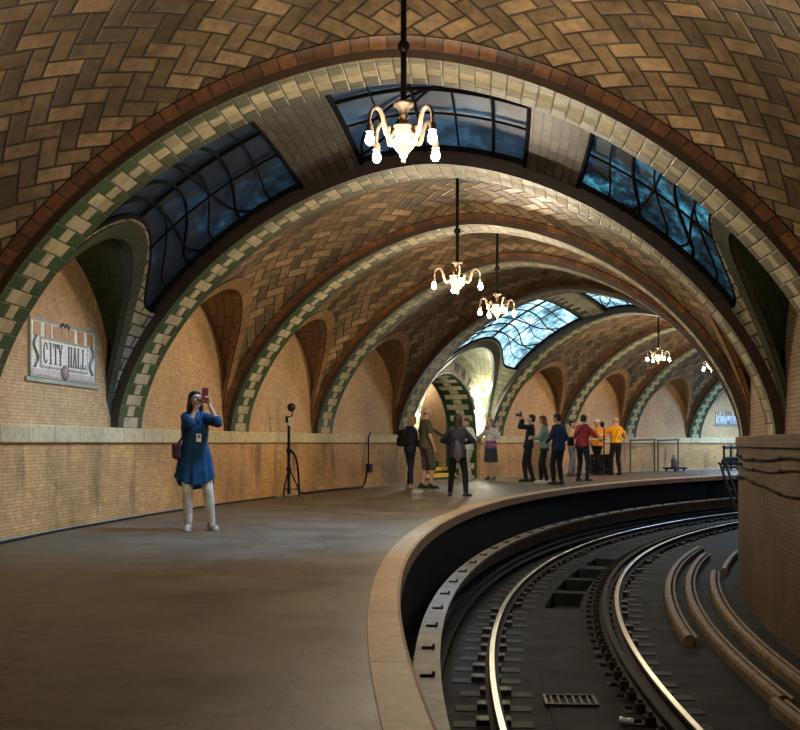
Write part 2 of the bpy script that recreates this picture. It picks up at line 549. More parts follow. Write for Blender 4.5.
        for i in range(n+1):
            al = PI*i/n
            pb_, wv = on_vault(a0, h0, al, 0)
            sA = ab*math.cos(al); zA = zs - .06 + (hb+.06)*math.sin(al)**.9
            row = []; ur = []
            thB = tc + a0*math.cos(al)/R; zB = pb_.z
            for j in range(9):
                f = j/8
                row.append(P(wv + (wallw-wv)*f, thB + (tc + sA/R - thB)*f, zB + (zA - zB)*f))
                ur.append((la, f*abs(wv-wallw)))
            la += .5*PI*(a0+h0)/2/n*1.3
            A.append(row); UVA.append(ur)
        mat = M['lungreen'] if green else M['lunwhite'] if stair else M['lun']
        tag(MB().grid(A, UVA).build('ceiling', [mat]), kind='structure')
        # ring of tiles round the edge of the lunette
        rows = []; uvs = []; la = 0
        hwm = hw*R - .005
        for i in range(n+1):
            al = PI*i/n
            q0, w0 = on_vault(a0, h0, al, .05); q1, w1 = on_vault(a0-.012, h0-.012, al, -.022)
            q2, w2 = on_vault(min(a0+RINGW, hwm), h0+RINGW, al, -.022); q3, w3 = on_vault(min(a0+RINGW, hwm), h0+RINGW+.004, al, .03)
            la += .5*PI*(a0+h0)/2/n*1.3
            rows.append([q0, q1, q2, q3]); uvs.append([(la, -.03), (la, 0), (la, RINGW), (la, RINGW+.03)])
        tag(MB().grid(rows, uvs, smooth=False).build('trim_lunette', [M['ringgreen'] if green or stair else M['ring']]), kind='structure')
for k in range(len(RIBS)-1): bay(k)

# --- upper walls behind the lunettes
T0, T1 = RIBS[0] - .012, RIBS[-1] + .012
TST = .5385                     # middle of the stair opening
SA, SH = 1.64, 1.66             # half width and rise of the stair arch
def cyl(name, mat, w, z0, z1, a, b, nz=2, n=None, flip=False):
    n = n or max(4, int(abs(b-a)/.012))
    rows = []; uvs = []
    for i in range(n+1):
        th = a + (b-a)*i/n
        rows.append([P(w, th, z0 + (z1-z0)*j/(nz-1)) for j in range(nz)])
        uvs.append([(th*(RW-w), z0 + (z1-z0)*j/(nz-1)) for j in range(nz)])
    return tag(MB().grid(rows, uvs).build(name, [mat]), kind='structure')
sa, sb = TST - SA/RW, TST + SA/RW
cyl('wall_left_upper', M['wallup'], -.10, 1.0, 3.9, T0, sa - .02)
cyl('wall_left_upper', M['wallup'], -.10, 1.0, 3.9, sb + .02, T1)
# stair bay: wall with an arched opening
rows = []; uvs = []
for i in range(65):
    s = -SA - .02*RW + (2*SA + .04*RW)*i/64
    zo = (1.2 + SH*math.sqrt(max(0, 1-(s/SA)**2))) if abs(s) < SA else 1.2
    if abs(s) >= SA: zo = 1.2
    rows.append([P(-.10, TST + s/RW, zo + (3.9-zo)*j/8) for j in range(9)])
    uvs.append([(s, zo + (3.9-zo)*j/8) for j in range(9)])
tag(MB().grid(rows, uvs).build('wall_stair', [M['lunwhite']]), kind='structure')
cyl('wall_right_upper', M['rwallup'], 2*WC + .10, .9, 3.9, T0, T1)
# --- lower walls, ledges, floor
cyl('wall_left', M['wall'], 0, 0, 1.02, T0, sa); cyl('wall_left', M['wall'], 0, 0, 1.02, sb, T1)
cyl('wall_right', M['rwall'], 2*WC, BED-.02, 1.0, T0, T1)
def sweep(name, mat, sec, a, b, kind='structure', n=None, parent=None, smooth=False, uvs=True):
    """sweep a closed (w,z) section round the curve"""
    n = n or max(6, int(abs(b-a)/.012))
    rows = []; uu = []
    per = [0]
    for i in range(len(sec)):
        q = sec[(i+1) % len(sec)]; per.append(per[-1] + math.hypot(q[0]-sec[i][0], q[1]-sec[i][1]))
    mb = MB()
    for i in range(n+1):
        th = a + (b-a)*i/n
        rows.append([P(w, th, z) for w, z in sec])
        uu.append([(th*(RW-sec[0][0]), p) for p in per[:-1]])
    m = len(sec)
    mb.grid(rows, uu, smooth=smooth, closed=True)
    k0 = n*m
    for f, sm_ in ((tuple(range(m))[::-1], 0), (tuple(k0 + i for i in range(m)), 0)):
        mb.f.append(f); mb.uv.append([(0, 0)]*m); mb.mi.append(0); mb.sm.append(False)
    o = mb.build(name, [mat], parent)
    bm = bmesh.new(); bm.from_mesh(o.data); bmesh.ops.recalc_face_normals(bm, faces=bm.faces); bm.to_mesh(o.data); bm.free()
    if kind: tag(o, kind=kind)
    return o
LS = [(-.12, 1.0), (.035, 1.0), (.05, 1.015), (.05, 1.185), (.035, 1.20), (-.12, 1.20)]
sweep('trim_ledge_left', M['ledge'], LS, T0, sa + .0005); sweep('trim_ledge_left', M['ledge'], LS, sb - .0005, T1)
c = 2*WC
sweep('trim_ledge_right', M['rwall'], [(c+.12, .94), (c-.03, .94), (c-.045, .955), (c-.045, 1.085), (c-.03, 1.10), (c+.12, 1.10)], T0, T1)
M['base'] = simple('pale_base_strip', (.36, .31, .24), .7, scale=6)
for a, b in ((T0, sa), (sb, T1)):
    sweep('baseboard_left', M['base'], [(-.01, -.01), (.035, -.01), (.03, .025), (-.01, .03)], a, b)

def floor_mat():
    n = NT('worn_platform_concrete')
    g = n.gen()
    a = n.noise(g, 1.1, 6, .6); b = n.noise(g, 22, 4, .6); c_ = n.noise(g, 5, 5, .7)
    base = n.ramp(n.m('ADD', n.m('MULTIPLY', a, .6), n.m('MULTIPLY', c_, .4)), [(.36, (.080, .055, .031)), (.5, (.128, .090, .052)), (.64, (.18, .132, .080))])
    k = n.mapr(b, .3, .7, .8, 1.15)
    base = n.mix(1., base, n.comb(k, k, k), 'MULTIPLY')
    sp = n.noise(g, 3.2, 2, .5)
    base = n.mix(n.mapr(sp, .71, .74, 0, .55), base, (.03, .025, .02))
    vo = n.t.nodes.new('ShaderNodeTexVoronoi'); vo.feature = 'DISTANCE_TO_EDGE'; vo.inputs['Scale'].default_value = .42
    n.inp(vo.inputs['Vector'], n.comb(*[n.m('ADD', q, n.m('MULTIPLY', n.noise(g, 1.5, 5, .7), .6)) for q in n.xyz(g)[:2]]))
    cr = n.mapr(vo.outputs[0], 0.0, .010, .55, 0)
    base = n.mix(cr, base, (.03, .025, .02))
    n.set(base, n.mapr(a, .35, .65, .42, .62))
    n.bump(n.m('ADD', b, n.m('MULTIPLY', c_, 2)), .25, .006)
    return n.mat
M['floor'] = floor_mat()
WP = RW - RP
EDGE = .20
def strip(name, mat, w0, w1, z, a, b, nw=2, n=None):
    n = n or int(abs(b-a)/.01)
    rows = [[P(w0 + (w1-w0)*j/(nw-1), a + (b-a)*i/n, z) for j in range(nw)] for i in range(n+1)]
    uvs = [[((a + (b-a)*i/n)*RP, w0 + (w1-w0)*j/(nw-1)) for j in range(nw)] for i in range(n+1)]
    return tag(MB().grid(rows, uvs).build(name, [mat]), kind='structure')
sweep('floor', M['floor'], [(-.02, -.12), (WP-EDGE, -.12), (WP-EDGE, 0), (-.02, 0)], T0, T1, n=int((T1-T0)/.008))
M['edge'] = bricks('tan_platform_edge_stone', 1.35, 2., (.43, .26, .115), (.36, .215, .095), (.10, .07, .045), .6, .008, .75, 1.15)
sweep('trim_platform_edge', M['edge'], [(WP-EDGE, -.14), (WP, -.14), (WP, -.02), (WP-.02, 0), (WP-EDGE+.004, .003), (WP-EDGE, 0)], T0, T1, n=int((T1-T0)/.008))
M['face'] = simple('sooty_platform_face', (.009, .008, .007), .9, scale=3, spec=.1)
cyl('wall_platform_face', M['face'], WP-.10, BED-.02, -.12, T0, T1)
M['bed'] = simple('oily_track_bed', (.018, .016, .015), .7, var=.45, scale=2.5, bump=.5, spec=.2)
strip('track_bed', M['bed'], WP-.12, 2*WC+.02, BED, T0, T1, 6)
# end walls of the modelled stretch
for th, nm in ((T0, 'wall_near_end'), (T1, 'wall_far_end')):
    mb = MB(); mb.add([P(-.9, th, BED-.1), P(2*WC+.4, th, BED-.1), P(2*WC+.4, th, 5), P(-.9, th, 5)], [(0, 1, 2, 3)], [(0, 0), (9, 0), (9, 6), (0, 6)])
    tag(mb.build(nm, [M['rwall']]), kind='structure')

# --- stair passage behind the arch in the left wall
def passage():
    # tiled reveal of the arch
    n = 48; rows = []; uvs = []; la = 0; D = .95
    prev = None
    pts = [(-SA, z) for z in np.linspace(0, 1.2, 10)] + [(-SA*math.cos(PI*i/n), 1.2 + SH*math.sin(PI*i/n)) for i in range(1, n)] + [(SA, z) for z in np.linspace(1.2, 0, 10)]
    for s, z in pts:
        if prev: la += math.hypot(s-prev[0], z-prev[1])
        prev = (s, z)
        rows.append([P(-.10 - D*j/4, TST + s/RW, z) for j in range(5)]); uvs.append([(.72*j/4, la) for j in range(5)])
    tag(MB().grid(rows, uvs).build('trim_stair_arch', [M['reveal']]), kind='structure')
    # jamb returns between the lower wall and the upper wall plane
    mb = MB()
    for sg in (-1, 1):
        th = TST + sg*SA/RW
        mb.add([P(0, th, 0), P(-.1, th, 0), P(-.1, th, 1.2), P(0, th, 1.2)], [(0, 1, 2, 3)], [(0, 0), (.1, 0), (.1, 1.2), (0, 1.2)])
    tag(mb.build('trim_stair_jamb', [M['wall']]), kind='structure')
    # stairwell: side walls, sloping ceiling, back
    mb = MB()
    w0, w1 = -1.05, -5.2
    q = 1.55/RW
    fl = lambda w: 0
    A0, A1 = P(w0, TST-q, -.05), P(w1, TST-q, -.05)
    def quad(a, b, c_, d, uv): mb.add([a, b, c_, d], [(0, 1, 2, 3)], uv)
    for sg in (-1, 1):
        quad(P(w0, TST+sg*q, -.05), P(w1, TST+sg*q, -.05), P(w1, TST+sg*q, 5.6), P(w0, TST+sg*q, 3.4), [(0, 0), (4.2, 0), (4.2, 5.6), (0, 3.4)])
    quad(P(w0, TST-q, 3.4), P(w0, TST+q, 3.4), P(w1, TST+q, 5.6), P(w1, TST-q, 5.6), [(0, 0), (3, 0), (3, 5), (0, 5)])
    quad(P(w1, TST-q, -.05), P(w1, TST+q, -.05), P(w1, TST+q, 5.6), P(w1, TST-q, 5.6), [(0, 0), (3, 0), (3, 5.6), (0, 5.6)])
    # wall above the inner end of the reveal
    for i in range(20):
        a0_ = -SA + 2*SA*i/20; a1_ = -SA + 2*SA*(i+1)/20
        za = 1.2 + SH*math.sqrt(max(0, 1-(a0_/SA)**2)); zb = 1.2 + SH*math.sqrt(max(0, 1-(a1_/SA)**2))
        quad(P(w0, TST+a0_/RW, za), P(w0, TST+a1_/RW, zb), P(w0, TST+a1_/RW, 3.4), P(w0, TST+a0_/RW, 3.4), [(a0_, za), (a1_, zb), (a1_, 3.4), (a0_, 3.4)])
    tag(mb.build('wall_stairwell', [M['wallup']]), kind='structure')
    # floor of the reveal and the steps
    mb = MB()
    mb.add([P(.02, TST-1.55/RW, -.003), P(.02, TST+1.55/RW, -.003), P(-5.2, TST+1.5/RW, -.003), P(-5.2, TST-1.5/RW, -.003)], [(0, 1, 2, 3)])
    tag(mb.build('floor_stairwell', [M['floor']]), kind='structure')
    root = empty('staircase', P(-.75, TST, 0), label='flight of dark steps with a yellow first edge rising inside the lit arch', cat='stairs')
    inv = Matrix.Translation(-Vector(root.location))
    for i in range(11):
        w = -.62 - .29*i
        z1 = .165*(i+1)
        o = MB()
        a, b = TST - 1.38/RW, TST + 1.38/RW
        v = [P(w, a, .0), P(w, b, .0), P(w-.29, b, .0), P(w-.29, a, .0)]
        v += [Vector((p.x, p.y, z1)) for p in v]
        v = [inv @ p for p in v]
        o.add(v, [(0, 1, 5, 4), (1, 2, 6, 5), (2, 3, 7, 6), (3, 0, 4, 7), (4, 5, 6, 7)])
        st = o.build('step', [M['darkstep']], root)
        if i < 2:
            e = MB()
            v = [P(w+.012, a, z1-.10), P(w+.012, b, z1-.10), P(w+.012, b, z1+.006), P(w+.012, a, z1+.006), P(w-.09, b, z1+.006), P(w-.09, a, z1+.006), P(w, a, z1-.10), P(w, b, z1-.10)]
            e.add([inv @ p for p in v], [(0, 1, 2, 3), (3, 2, 4, 5), (0, 1, 7, 6)])
            tag(e.build('yellow_nosing', [M['yellow']], st), label='yellow painted nosing')
    # sloping handrail on the right-hand wall and a dado line
    hr = MB()
    hr.tube([P(-.62 - .29*i, TST + 1.34/RW, .165*i + .98) for i in range(11)], .035, 8)
    for i in (0, 4, 8):
        hr.tube([P(-.62-.29*i, TST+1.34/RW, .165*i+.98), P(-.62-.29*i, TST+1.55/RW, .165*i+.93)], .015, 6)
    tag(hr.build('handrail', [M['greenrail']]), 'dark green handrail sloping up the wall inside the lit stair arch', 'handrail')
M['reveal'] = checker('green_and_cream_quoin_tile', .72, .17, (.66, .60, .40), (.035, .085, .04), (.06, .06, .04), wide=(.12, .88), thin=(.36, .64), edge=.0)
M['darkstep'] = simple('dark_step', (.04, .04, .045), .6)
M['yellow'] = simple('yellow_paint', (.75, .50, .05), .5)
M['greenrail'] = simple('green_rail_paint', (.03, .055, .035), .45)
passage()

# --- camera
cam = bpy.data.cameras.new('camera')
cam.sensor_fit = 'HORIZONTAL'; cam.sensor_width = 36; cam.lens = 45.0
cam.shift_y = (443.2-365)/800
cam.clip_start = .05; cam.clip_end = 200
co = link(bpy.data.objects.new('camera', cam)); co.location = (0, 0, 1); co.rotation_euler = (PI/2, 0, 0)
S.camera = co
vs = S.view_settings
vs.view_transform = 'Standard'; vs.look = 'None'; vs.gamma = 1; vs.use_curve_mapping = False
vs.exposure = 2.95
W = bpy.data.worlds.new('dark'); S.world = W; W.use_nodes = True
W.node_tree.nodes['Background'].inputs[0].default_value = (.01, .012, .015, 1)
W.node_tree.nodes['Background'].inputs[1].default_value = .2
# ------------------------------------------------------------------ chandeliers and lamps
M['brass'] = simple('cream_painted_metal', (.17, .12, .082), .45, .1, scale=20)
M['rod'] = simple('black_rod', (.02, .018, .016), .4, .5)
M['bulb'] = lamp('lit_bulb', (1., .84, .60), 125)
M['bulb_stair'] = lamp('lit_stair_bulb', (1., .97, .80), 36)
def chandelier():
    root = empty('chandelier')
    b = MB()     # urn shaped body
    b.lathe([(.0, -.245), (.012, -.24), (.02, -.225), (.012, -.21), (.03, -.19), (.028, -.175), (.06, -.14), (.10, -.09), (.108, -.07), (.102, -.06), (.112, -.045), (.118, -.01), (.112, 0), (.12, .012), (.118, .03), (.07, .045), (.045, .06), (.038, .08)], n=28)
    b.build('body', [M['brass']], root)
    t = MB()
    t.lathe([(.036, .08), (.03, .10), (.045, .115), (.03, .13), (.036, .16), (.055, .19), (.078, .205), (.08, .222), (.03, .228)], n=24)
    t.build('neck_cup', [M['brass']], root)
    r = MB(); r.tube([(0, 0, .22), (0, 0, 1.42)], .024, 10); r.lathe([(.024, .62), (.045, .64), (.05, .665), (.045, .69), (.024, .71)], n=14)
    r.build('rod', [M['rod']], root)
    for q in range(4):
        a = PI/2*q
        M4 = Matrix.Rotation(a, 3, 'Z')
        pts = [(.10, -.02), (.13, -.06), (.165, -.055), (.19, 0), (.21, .075), (.245, .125), (.29, .125), (.325, .085), (.335, .03), (.335, -.015)]
        # smooth path
        pp = []
        for i in range(len(pts)-1):
            p0 = pts[max(i-1, 0)]; p1 = pts[i]; p2 = pts[i+1]; p3 = pts[min(i+2, len(pts)-1)]
            for s in range(4):
                u = s/4
                pp.append(tuple(.5*(2*p1[c] + (p2[c]-p0[c])*u + (2*p0[c]-5*p1[c]+4*p2[c]-p3[c])*u*u + (3*p1[c]-p0[c]-3*p2[c]+p3[c])*u**3) for c in (0, 1)))
        pp.append(pts[-1])
        am = MB(); n = len(pp)
        am.tube([M4 @ Vector((x, 0, z)) for x, z in pp], [.021 - .009*i/n for i in range(n)], 10)
        arm = am.build('arm', [M['brass']], root)
        sk = MB(); sk.lathe([(.0, .0), (.022, 0), (.03, -.02), (.026, -.05), (.034, -.055), (.0, -.056)], c=M4 @ Vector((.335, 0, -.01)), n=14)
        sk.build('socket', [M['brass']], arm)
        bl = MB(); bl.lathe([(.0, -.168), (.018, -.164), (.031, -.146), (.035, -.125), (.031, -.105), (.021, -.085), (.018, -.067), (.0, -.066)], c=M4 @ Vector((.335, 0, -.0)), n=16)
        bl.build('bulb', [M['bulb']], arm)
    return root
def copy_tree(o, parent=None):
    c = o.copy(); COL.objects.link(c)
    if parent is not None: c.parent = parent
    for ch in o.children: copy_tree(ch, c)
    return c
CH = [(.034, 4.19, 3.42, 40, 'nearest and largest chandelier hanging in front of the first tiled arch'),
      (.2205, 4.15, 3.36, 6, 'second chandelier, hanging in the first herringbone bay past the dark skylight'),
      (.3215, 4.10, 3.42, 20, 'third chandelier, seen in front of the lit blue skylight over the stair'),
      (.660, 4.07, 3.47, 12, 'small far chandelier hanging past the stair bay, above the orange vest'),
      (.762, 4.07, 3.42, 30, 'farthest chandelier, its bulbs partly hidden by the right side of the arch'),
      (-.085, 4.07, 3.42, 30, 'chandelier hanging behind the camera')]
proto = None
for i, (th, w, z, rz, lab) in enumerate(CH[:5]):
    o = proto if proto and i == 0 else (chandelier() if proto is None else copy_tree(proto))
    proto = proto or o
    o.location = P(w, th, z); o.rotation_euler = (0, 0, math.radians(rz))
    top = prof(phi_w(w, DV), DV)[1]
    tag(o, lab, 'chandelier', 'four-armed chandeliers along the platform vault')
# bare bulbs strung up the two sides of the stair lunette
M['sock'] = simple('porcelain_socket', (.5, .5, .45), .4)
def bulb_lamp(loc, lab, parent=None):
    root = empty('wall_bulb', loc, label=lab, cat='lamp', group='bare bulbs round the stair arch')
    b = MB(); b.lathe([(.0, .06), (.03, .055), (.03, .0), (.0, 0)], n=12); b.build('socket', [M['sock']], root)
    g = MB(); g.ell((0, 0, -.045), (.05, .05, .055)); g.build('bulb', [M['bulb_stair']], root)
for s, z, w, lab in ((-1.95, 1.75, .03, 'lower left bare bulb at the edge of the stair arch'), (-1.75, 2.45, .10, 'upper left bare bulb at the edge of the stair arch'),
                     (1.78, 1.50, .02, 'lower right bare bulb beside the checkered stair arch'), (1.74, 1.95, .05, 'middle right bare bulb beside the checkered stair arch'), (1.62, 2.40, .10, 'upper right bare bulb beside the checkered stair arch')):
    bulb_lamp(P(w, TST + s/RW, z), lab)
bulb_lamp(P(-1.9, TST + 1.25/RW, 2.75), 'bare bulb inside the stairwell behind the checkered arch')
# cool daylight falling through the first skylight
sp = bpy.data.lights.new('skylight_daylight', 'SPOT'); sp.energy = 150; sp.color = (.26, .55, 1.); sp.spot_size = math.radians(88); sp.spot_blend = .8; sp.shadow_soft_size = .35
so = link(bpy.data.objects.new('skylight_daylight', sp)); so.location = P(3.9, .124, 4.36)
so.rotation_euler = (P(1.9, .135, 0) - so.location).to_track_quat('-Z', 'Y').to_euler()
# ------------------------------------------------------------------ track
M['steel'] = simple('polished_rail_steel', (.62, .54, .42), .28, .9, var=.1, bump=0)
M['rust'] = simple('rusty_rail_steel', (.030, .021, .016), .75, .1, scale=8, spec=.2)
M['tie'] = simple('oily_tie_wood', (.024, .021, .019), .7, scale=9, bump=.5, spec=.3)
M['plate'] = simple('rusty_tie_plate', (.045, .034, .028), .55, .3, scale=10)
M['slab'] = simple('stained_track_slab', (.020, .021, .023), .8, var=.6, scale=2.6, bump=.6, spec=.15)
M['cover'] = simple('grey_weathered_board', (.17, .155, .13), .6, var=.4, scale=5)
M['timber'] = simple('brown_rail_timber', (.16, .10, .05), .6, var=.4, scale=6)
TA, TB = -.06, .98
def thing_sweep(name, mat, sec, a, b, label, cat, group=None, n=None):
    o = sweep(name, mat, sec, a, b, kind=None, n=n)
    return tag(o, label, cat, group)
def rail_sec(w, top, h=.112, hw=.034, fw=.066):
    b = top - h
    return [(w-fw, b), (w+fw, b), (w+fw, b+.014), (w+.011, b+.03), (w+.011, top-.042), (w+hw, top-.034), (w+hw, top-.006), (w+hw-.008, top),
            (w-hw+.008, top), (w-hw, top-.006), (w-hw, top-.034), (w-.011, top-.042), (w-.011, b+.03), (w-fw, b+.014)]
WL, WR = RW - 34.34, RW - 32.90
for w, lab in ((WL, 'running rail nearer the platform, worn bright on top'), (WR, 'running rail nearer the right wall, with a guard rail beside it')):
    r = thing_sweep('running_rail', M['rust'], rail_sec(w, RAILTOP-.003), TA, TB, lab, 'rail', n=150)
    sweep('polished_head', M['steel'], [(w-.026, RAILTOP-.003), (w+.026, RAILTOP-.003), (w+.022, RAILTOP), (w-.022, RAILTOP)], TA, TB, kind=None, n=150, parent=r)
    r.children[0]['label'] = 'polished rail head'
g = thing_sweep('guard_rail', M['rust'], rail_sec(WR-.16, RAILTOP+.01), TA, TB, 'dark guard rail bolted inside the right running rail', 'rail', n=150)
proto_b = None
def cp(o, parent=None):
    c = o.copy(); COL.objects.link(c)
    if parent is not None: c.parent = parent
    for ch in o.children: cp(ch, c)
    return c
for i in range(62):
    th = .0 + .0118*i
    if proto_b is None:
        b = MB(); b.box((0, 0, 0), (.075, .11, .085), bev=.012); b.lathe([(0, .07), (.02, .07), (.024, .05), (.024, .03)], n=8)
        b.lathe([(.02, 0), (.02, .06), (.0, .065)], c=(-.06, 0, 0), n=8, M=Matrix.Rotation(PI/2, 3, 'Y') @ Matrix.Rotation(PI, 3, 'X'))
        o = b.build('spacer_block', [M['rust']], g); proto_b = o
    else:
        o = proto_b.copy(); COL.objects.link(o); o.parent = g
    o.location = P(WR-.16-.11, th, RAILTOP-.06); o.rotation_euler = (0, 0, -th)
# half ties: the outer one carries the left rail, the inner one the right rail
def tie_block():
    root = MB().box((0, 0, 0), (.66, .19, .12), bev=.012).build('half_tie', [M['tie']])
    for sx in (0,):
        p = MB(); p.box((0, 0, .084), (.28, .15, .052), bev=.006)
        p.build('tie_plate', [M['plate']], root)
    for sx in (-.115, .115):
        for sy in (-.05, .05):
            s_ = MB(); s_.box((sx, sy, .098), (.032, .032, .032), bev=.006)
            s_.build('spike', [M['plate']], root)
    return root
TP = None
for i in range(56):
    th = .0 + .0143*i
    for w, lab, gr in ((WL - .02, 'oily half tie under the platform-side running rail', 'half ties under the left rail'), (WR - .02, 'oily half tie under the wall-side running rail', 'half ties under the right rail')):
        o = TP if TP is not None and i == 0 and w < 5 else None
        if TP is None: TP = tie_block(); o = TP
        else: o = cp(TP)
        ww = w + random.uniform(-.05, .05)
        o.location = P(ww, th, -1.322); o.rotation_euler = (0, 0, -th + random.uniform(-.02, .02))
        tag(o, lab, 'tie', gr)
# centre slab with open pits
pits = [(.212, .255), (.263, .300), (.308, .345), (.36, .395)]
cur = TA
for a, b in pits + [(TB, TB+.01)]:
    sweep('floor_track_slab', M['slab'], [(WL+.47, BED-.02), (WR-.50, BED-.02), (WR-.50, -1.262), (WL+.47, -1.262)], cur, a, n=max(4, int((a-cur)/.012)))
    cur = b
for a_, b_ in ((WP-.10, WL+.47), (WR-.50, 2*WC+.01)):
    sweep('floor_track_slab', M['slab'], [(a_, BED-.02), (b_, BED-.02), (b_, -1.272), (a_, -1.272)], TA, TB)
for a, b in pits:
    for f in (0., 1.):
        pass
gr = empty('drain_grate', P(5.60, .0645, -1.262), -.0645, label='small slotted drain grate set in the slab between the rails', cat='grate')
b = MB()
for y in (-.16, .16): b.box((0, y, .012), (.46, .03, .024), bev=.004)
for x in (-.215, .215): b.box((x, 0, .012), (.03, .32, .024), bev=.004)
b.build('grate_frame', [M['plate']], gr)
for q in range(6): MB().box((-.16 + .064*q, 0, .01), (.022, .30, .018), bev=.003).build('bar', [M['plate']], gr)
# crumpled bottle on the slab
n_ = NT('clear_crumpled_plastic'); n_.set((.55, .62, .66), .25, .1); M['plastic'] = n_.mat
b = MB(); rr = random.Random(3)
pr = [(.0, -.11), (.028, -.108), (.033, -.09), (.029, -.05), (.034, -.02), (.028, .02), (.033, .05), (.02, .085), (.011, .10), (.012, .115), (.0, .116)]
b.lathe([(r*rr.uniform(.85, 1.1), z) for r, z in pr], n=10, M=Matrix.Rotation(PI/2, 3, 'Y') @ Matrix.Rotation(.5, 3, 'X'), smooth=False)
o = b.build('plastic_bottle', [M['plastic']]); o.location = P(6.02, .043, -1.235); tag(o, 'crumpled clear plastic bottle lying beside the right rail', 'bottle')
# third rail and its cover board beside the platform
thing_sweep('third_rail', M['rust'], rail_sec(4.40, -1.05, .12), TA, TB, 'dark third rail under the grey cover board beside the platform', 'rail', n=150)
cv = sweep('third_rail_cover', M['cover'], [(4.27, -.74), (4.475, -.74), (4.475, -.70), (4.27, -.70)], TA, TB, kind=None, n=150)
tag(cv, 'grey cover board over the third rail, running along the platform side of the track', 'cover board')
sweep('side_board', M['timber'], [(4.262, -1.0), (4.285, -1.0), (4.285, -.742), (4.262, -.742)], TA, TB, kind=None, n=150, parent=cv)
for i in range(34):
    th = .02 + .0285*i
    b = MB(); b.box(P(4.375, th, -.690), (.11, .035, .018), Matrix.Rotation(-th, 3, 'Z'), bev=.004)
    b.tube([P(4.42, th, -.66), P(4.42, th, -.69)], .012, 6)
    b.build('bracket', [M['rust']], cv)
# timbers and spare rails along the right wall
def timber(w, a, b, top, label, two=True):
    r = sweep('timber_rail', M['timber'], [(w-.05, -1.275), (w+.05, -1.275), (w+.052, top-.045), (w+.036, top-.012), (w, top), (w-.036, top-.012), (w-.052, top-.045)], a, b, kind=None)
    tag(r, label, 'rail')
    if two:
        sweep('upper_strip', M['timber'], [(w+.07, -1.275), (w+.105, -1.275), (w+.105, top-.03), (w+.088, top-.02), (w+.07, top-.03)], a, b, kind=None, parent=r)
timber(RW-32.19, .143, .46, -1.14, 'outermost brown timber on the track floor by the right wall, ending nearest the rails')
timber(RW-31.89, .060, .42, -1.14, 'middle brown timber on the track floor by the right wall')
timber(RW-31.97, -.06, .0585, -1.14, 'short brown timber joined to the middle one at the lower right corner')
timber(RW-31.52, -.06, .335, -1.14, 'brown timber running closest to the foot of the right wall')
timber(RW-31.36, .345, .55, -1.14, 'far brown timber disappearing behind the right wall', False)
# cables on the right wall
M['cable'] = simple('black_cable', (.013, .011, .010), .85, spec=.15)
rr = random.Random(11)
for k, (z, r, lab) in enumerate(((.80, .013, 'upper black cable running along the right wall'), (.67, .010, 'middle black cable running along the right wall'), (.50, .013, 'lowest sagging black cable on the right wall'))):
    b = MB(); ph = rr.uniform(0, 6)
    b.tube([P(2*WC-.03 - .012*math.sin(31*t), t, z + .025*math.sin(37*t + ph) + .012*math.sin(83*t + ph) - .05*abs(math.sin(13*t))*(k == 2)) for t in np.linspace(-.1, .62, 130)], r, 6)
    o = b.build('cable', [M['cable']]); tag(o, lab, 'cable')
    for q in range(12):
        t = -.08 + .058*q
        MB().box(P(2*WC-.02, t, z + .025*math.sin(37*t+ph) + .012*math.sin(83*t+ph) - .05*abs(math.sin(13*t))*(k == 2)), (.04, .02, .04), Matrix.Rotation(-t, 3, 'Z'), bev=.004).build('clip', [M['cable']], o)

# ------------------------------------------------------------------ lettered mosaic signs
def stroke(c):
    """slab-serif capital as 2-D quads in a 1 x 1.7 box"""
    q = []
    def bx(x0, y0, x1, y1): q.append([(x0, y0), (x1, y0), (x1, y1), (x0, y1)])
    def ln(x0, y0, x1, y1, t=.17): q.append([(x0-t/2, y0), (x0+t/2, y0), (x1+t/2, y1), (x1-t/2, y1)])
    t, H = .2, 1.7
    if c == 'I': bx(.4, 0, .6, H); bx(.22, 0, .78, .1); bx(.22, H-.1, .78, H)
    if c == 'T': bx(.4, 0, .6, H); bx(.22, 0, .78, .1); bx(0, H-.14, 1, H); bx(0, H-.38, .08, H); bx(.92, H-.38, 1, H)
    if c == 'H': bx(.08, 0, .28, H); bx(.72, 0, .92, H); bx(.2, .8, .8, .92); [bx(x, y, x+.36, y+.1) for x in (0, .64) for y in (0, H-.1)]
    if c == 'L': bx(.12, 0, .32, H); bx(0, H-.1, .45, H); bx(0, 0, .95, .12); bx(.87, 0, .95, .42)
    if c == 'A': ln(.12, 0, .5, H, .15); ln(.88, 0, .5, H, .22); bx(.25, .5, .75, .6); bx(0, 0, .3, .1); bx(.66, 0, 1, .1)
    if c == 'Y': ln(.5, .75, .1, H, .2); ln(.5, .75, .9, H, .14); bx(.4, 0, .6, .8); bx(.24, 0, .76, .1); bx(0, H-.1, .3, H); bx(.7, H-.1, 1, H)
    if c == 'C':
        n = 14
        for i in range(n):
            a0, a1 = [.75 + (2*PI-1.5)*x/n for x in (i, i+1)]
            p = lambda a, r: (.52 + .48*r*math.cos(a), .85 + .85*r*math.sin(a) if r == 1 else .85 + .76*math.sin(a))
            th = lambda a: 1 - .36*abs(math.cos(a/1)) if math.cos(a) < 0 else .82
            q.append([p(a0, 1), p(a1, 1), (.52 + .48*th(a1)*math.cos(a1), .85 + .75*math.sin(a1)), (.52 + .48*th(a0)*math.cos(a0), .85 + .75*math.sin(a0))])
        bx(.80, 1.1, .88, 1.5)
    return q
TEXT = 'CITY HALL'
M['sgn_white'] = bricks('white_mosaic', .035, .035, (.86, .84, .76), (.72, .70, .64), (.55, .53, .48), .35, .003, .85, 1.05)
M['sgn_letter'] = bricks('dark_purple_mosaic', .03, .03, (.055, .04, .05), (.09, .07, .08), (.16, .14, .14), .4, .003)
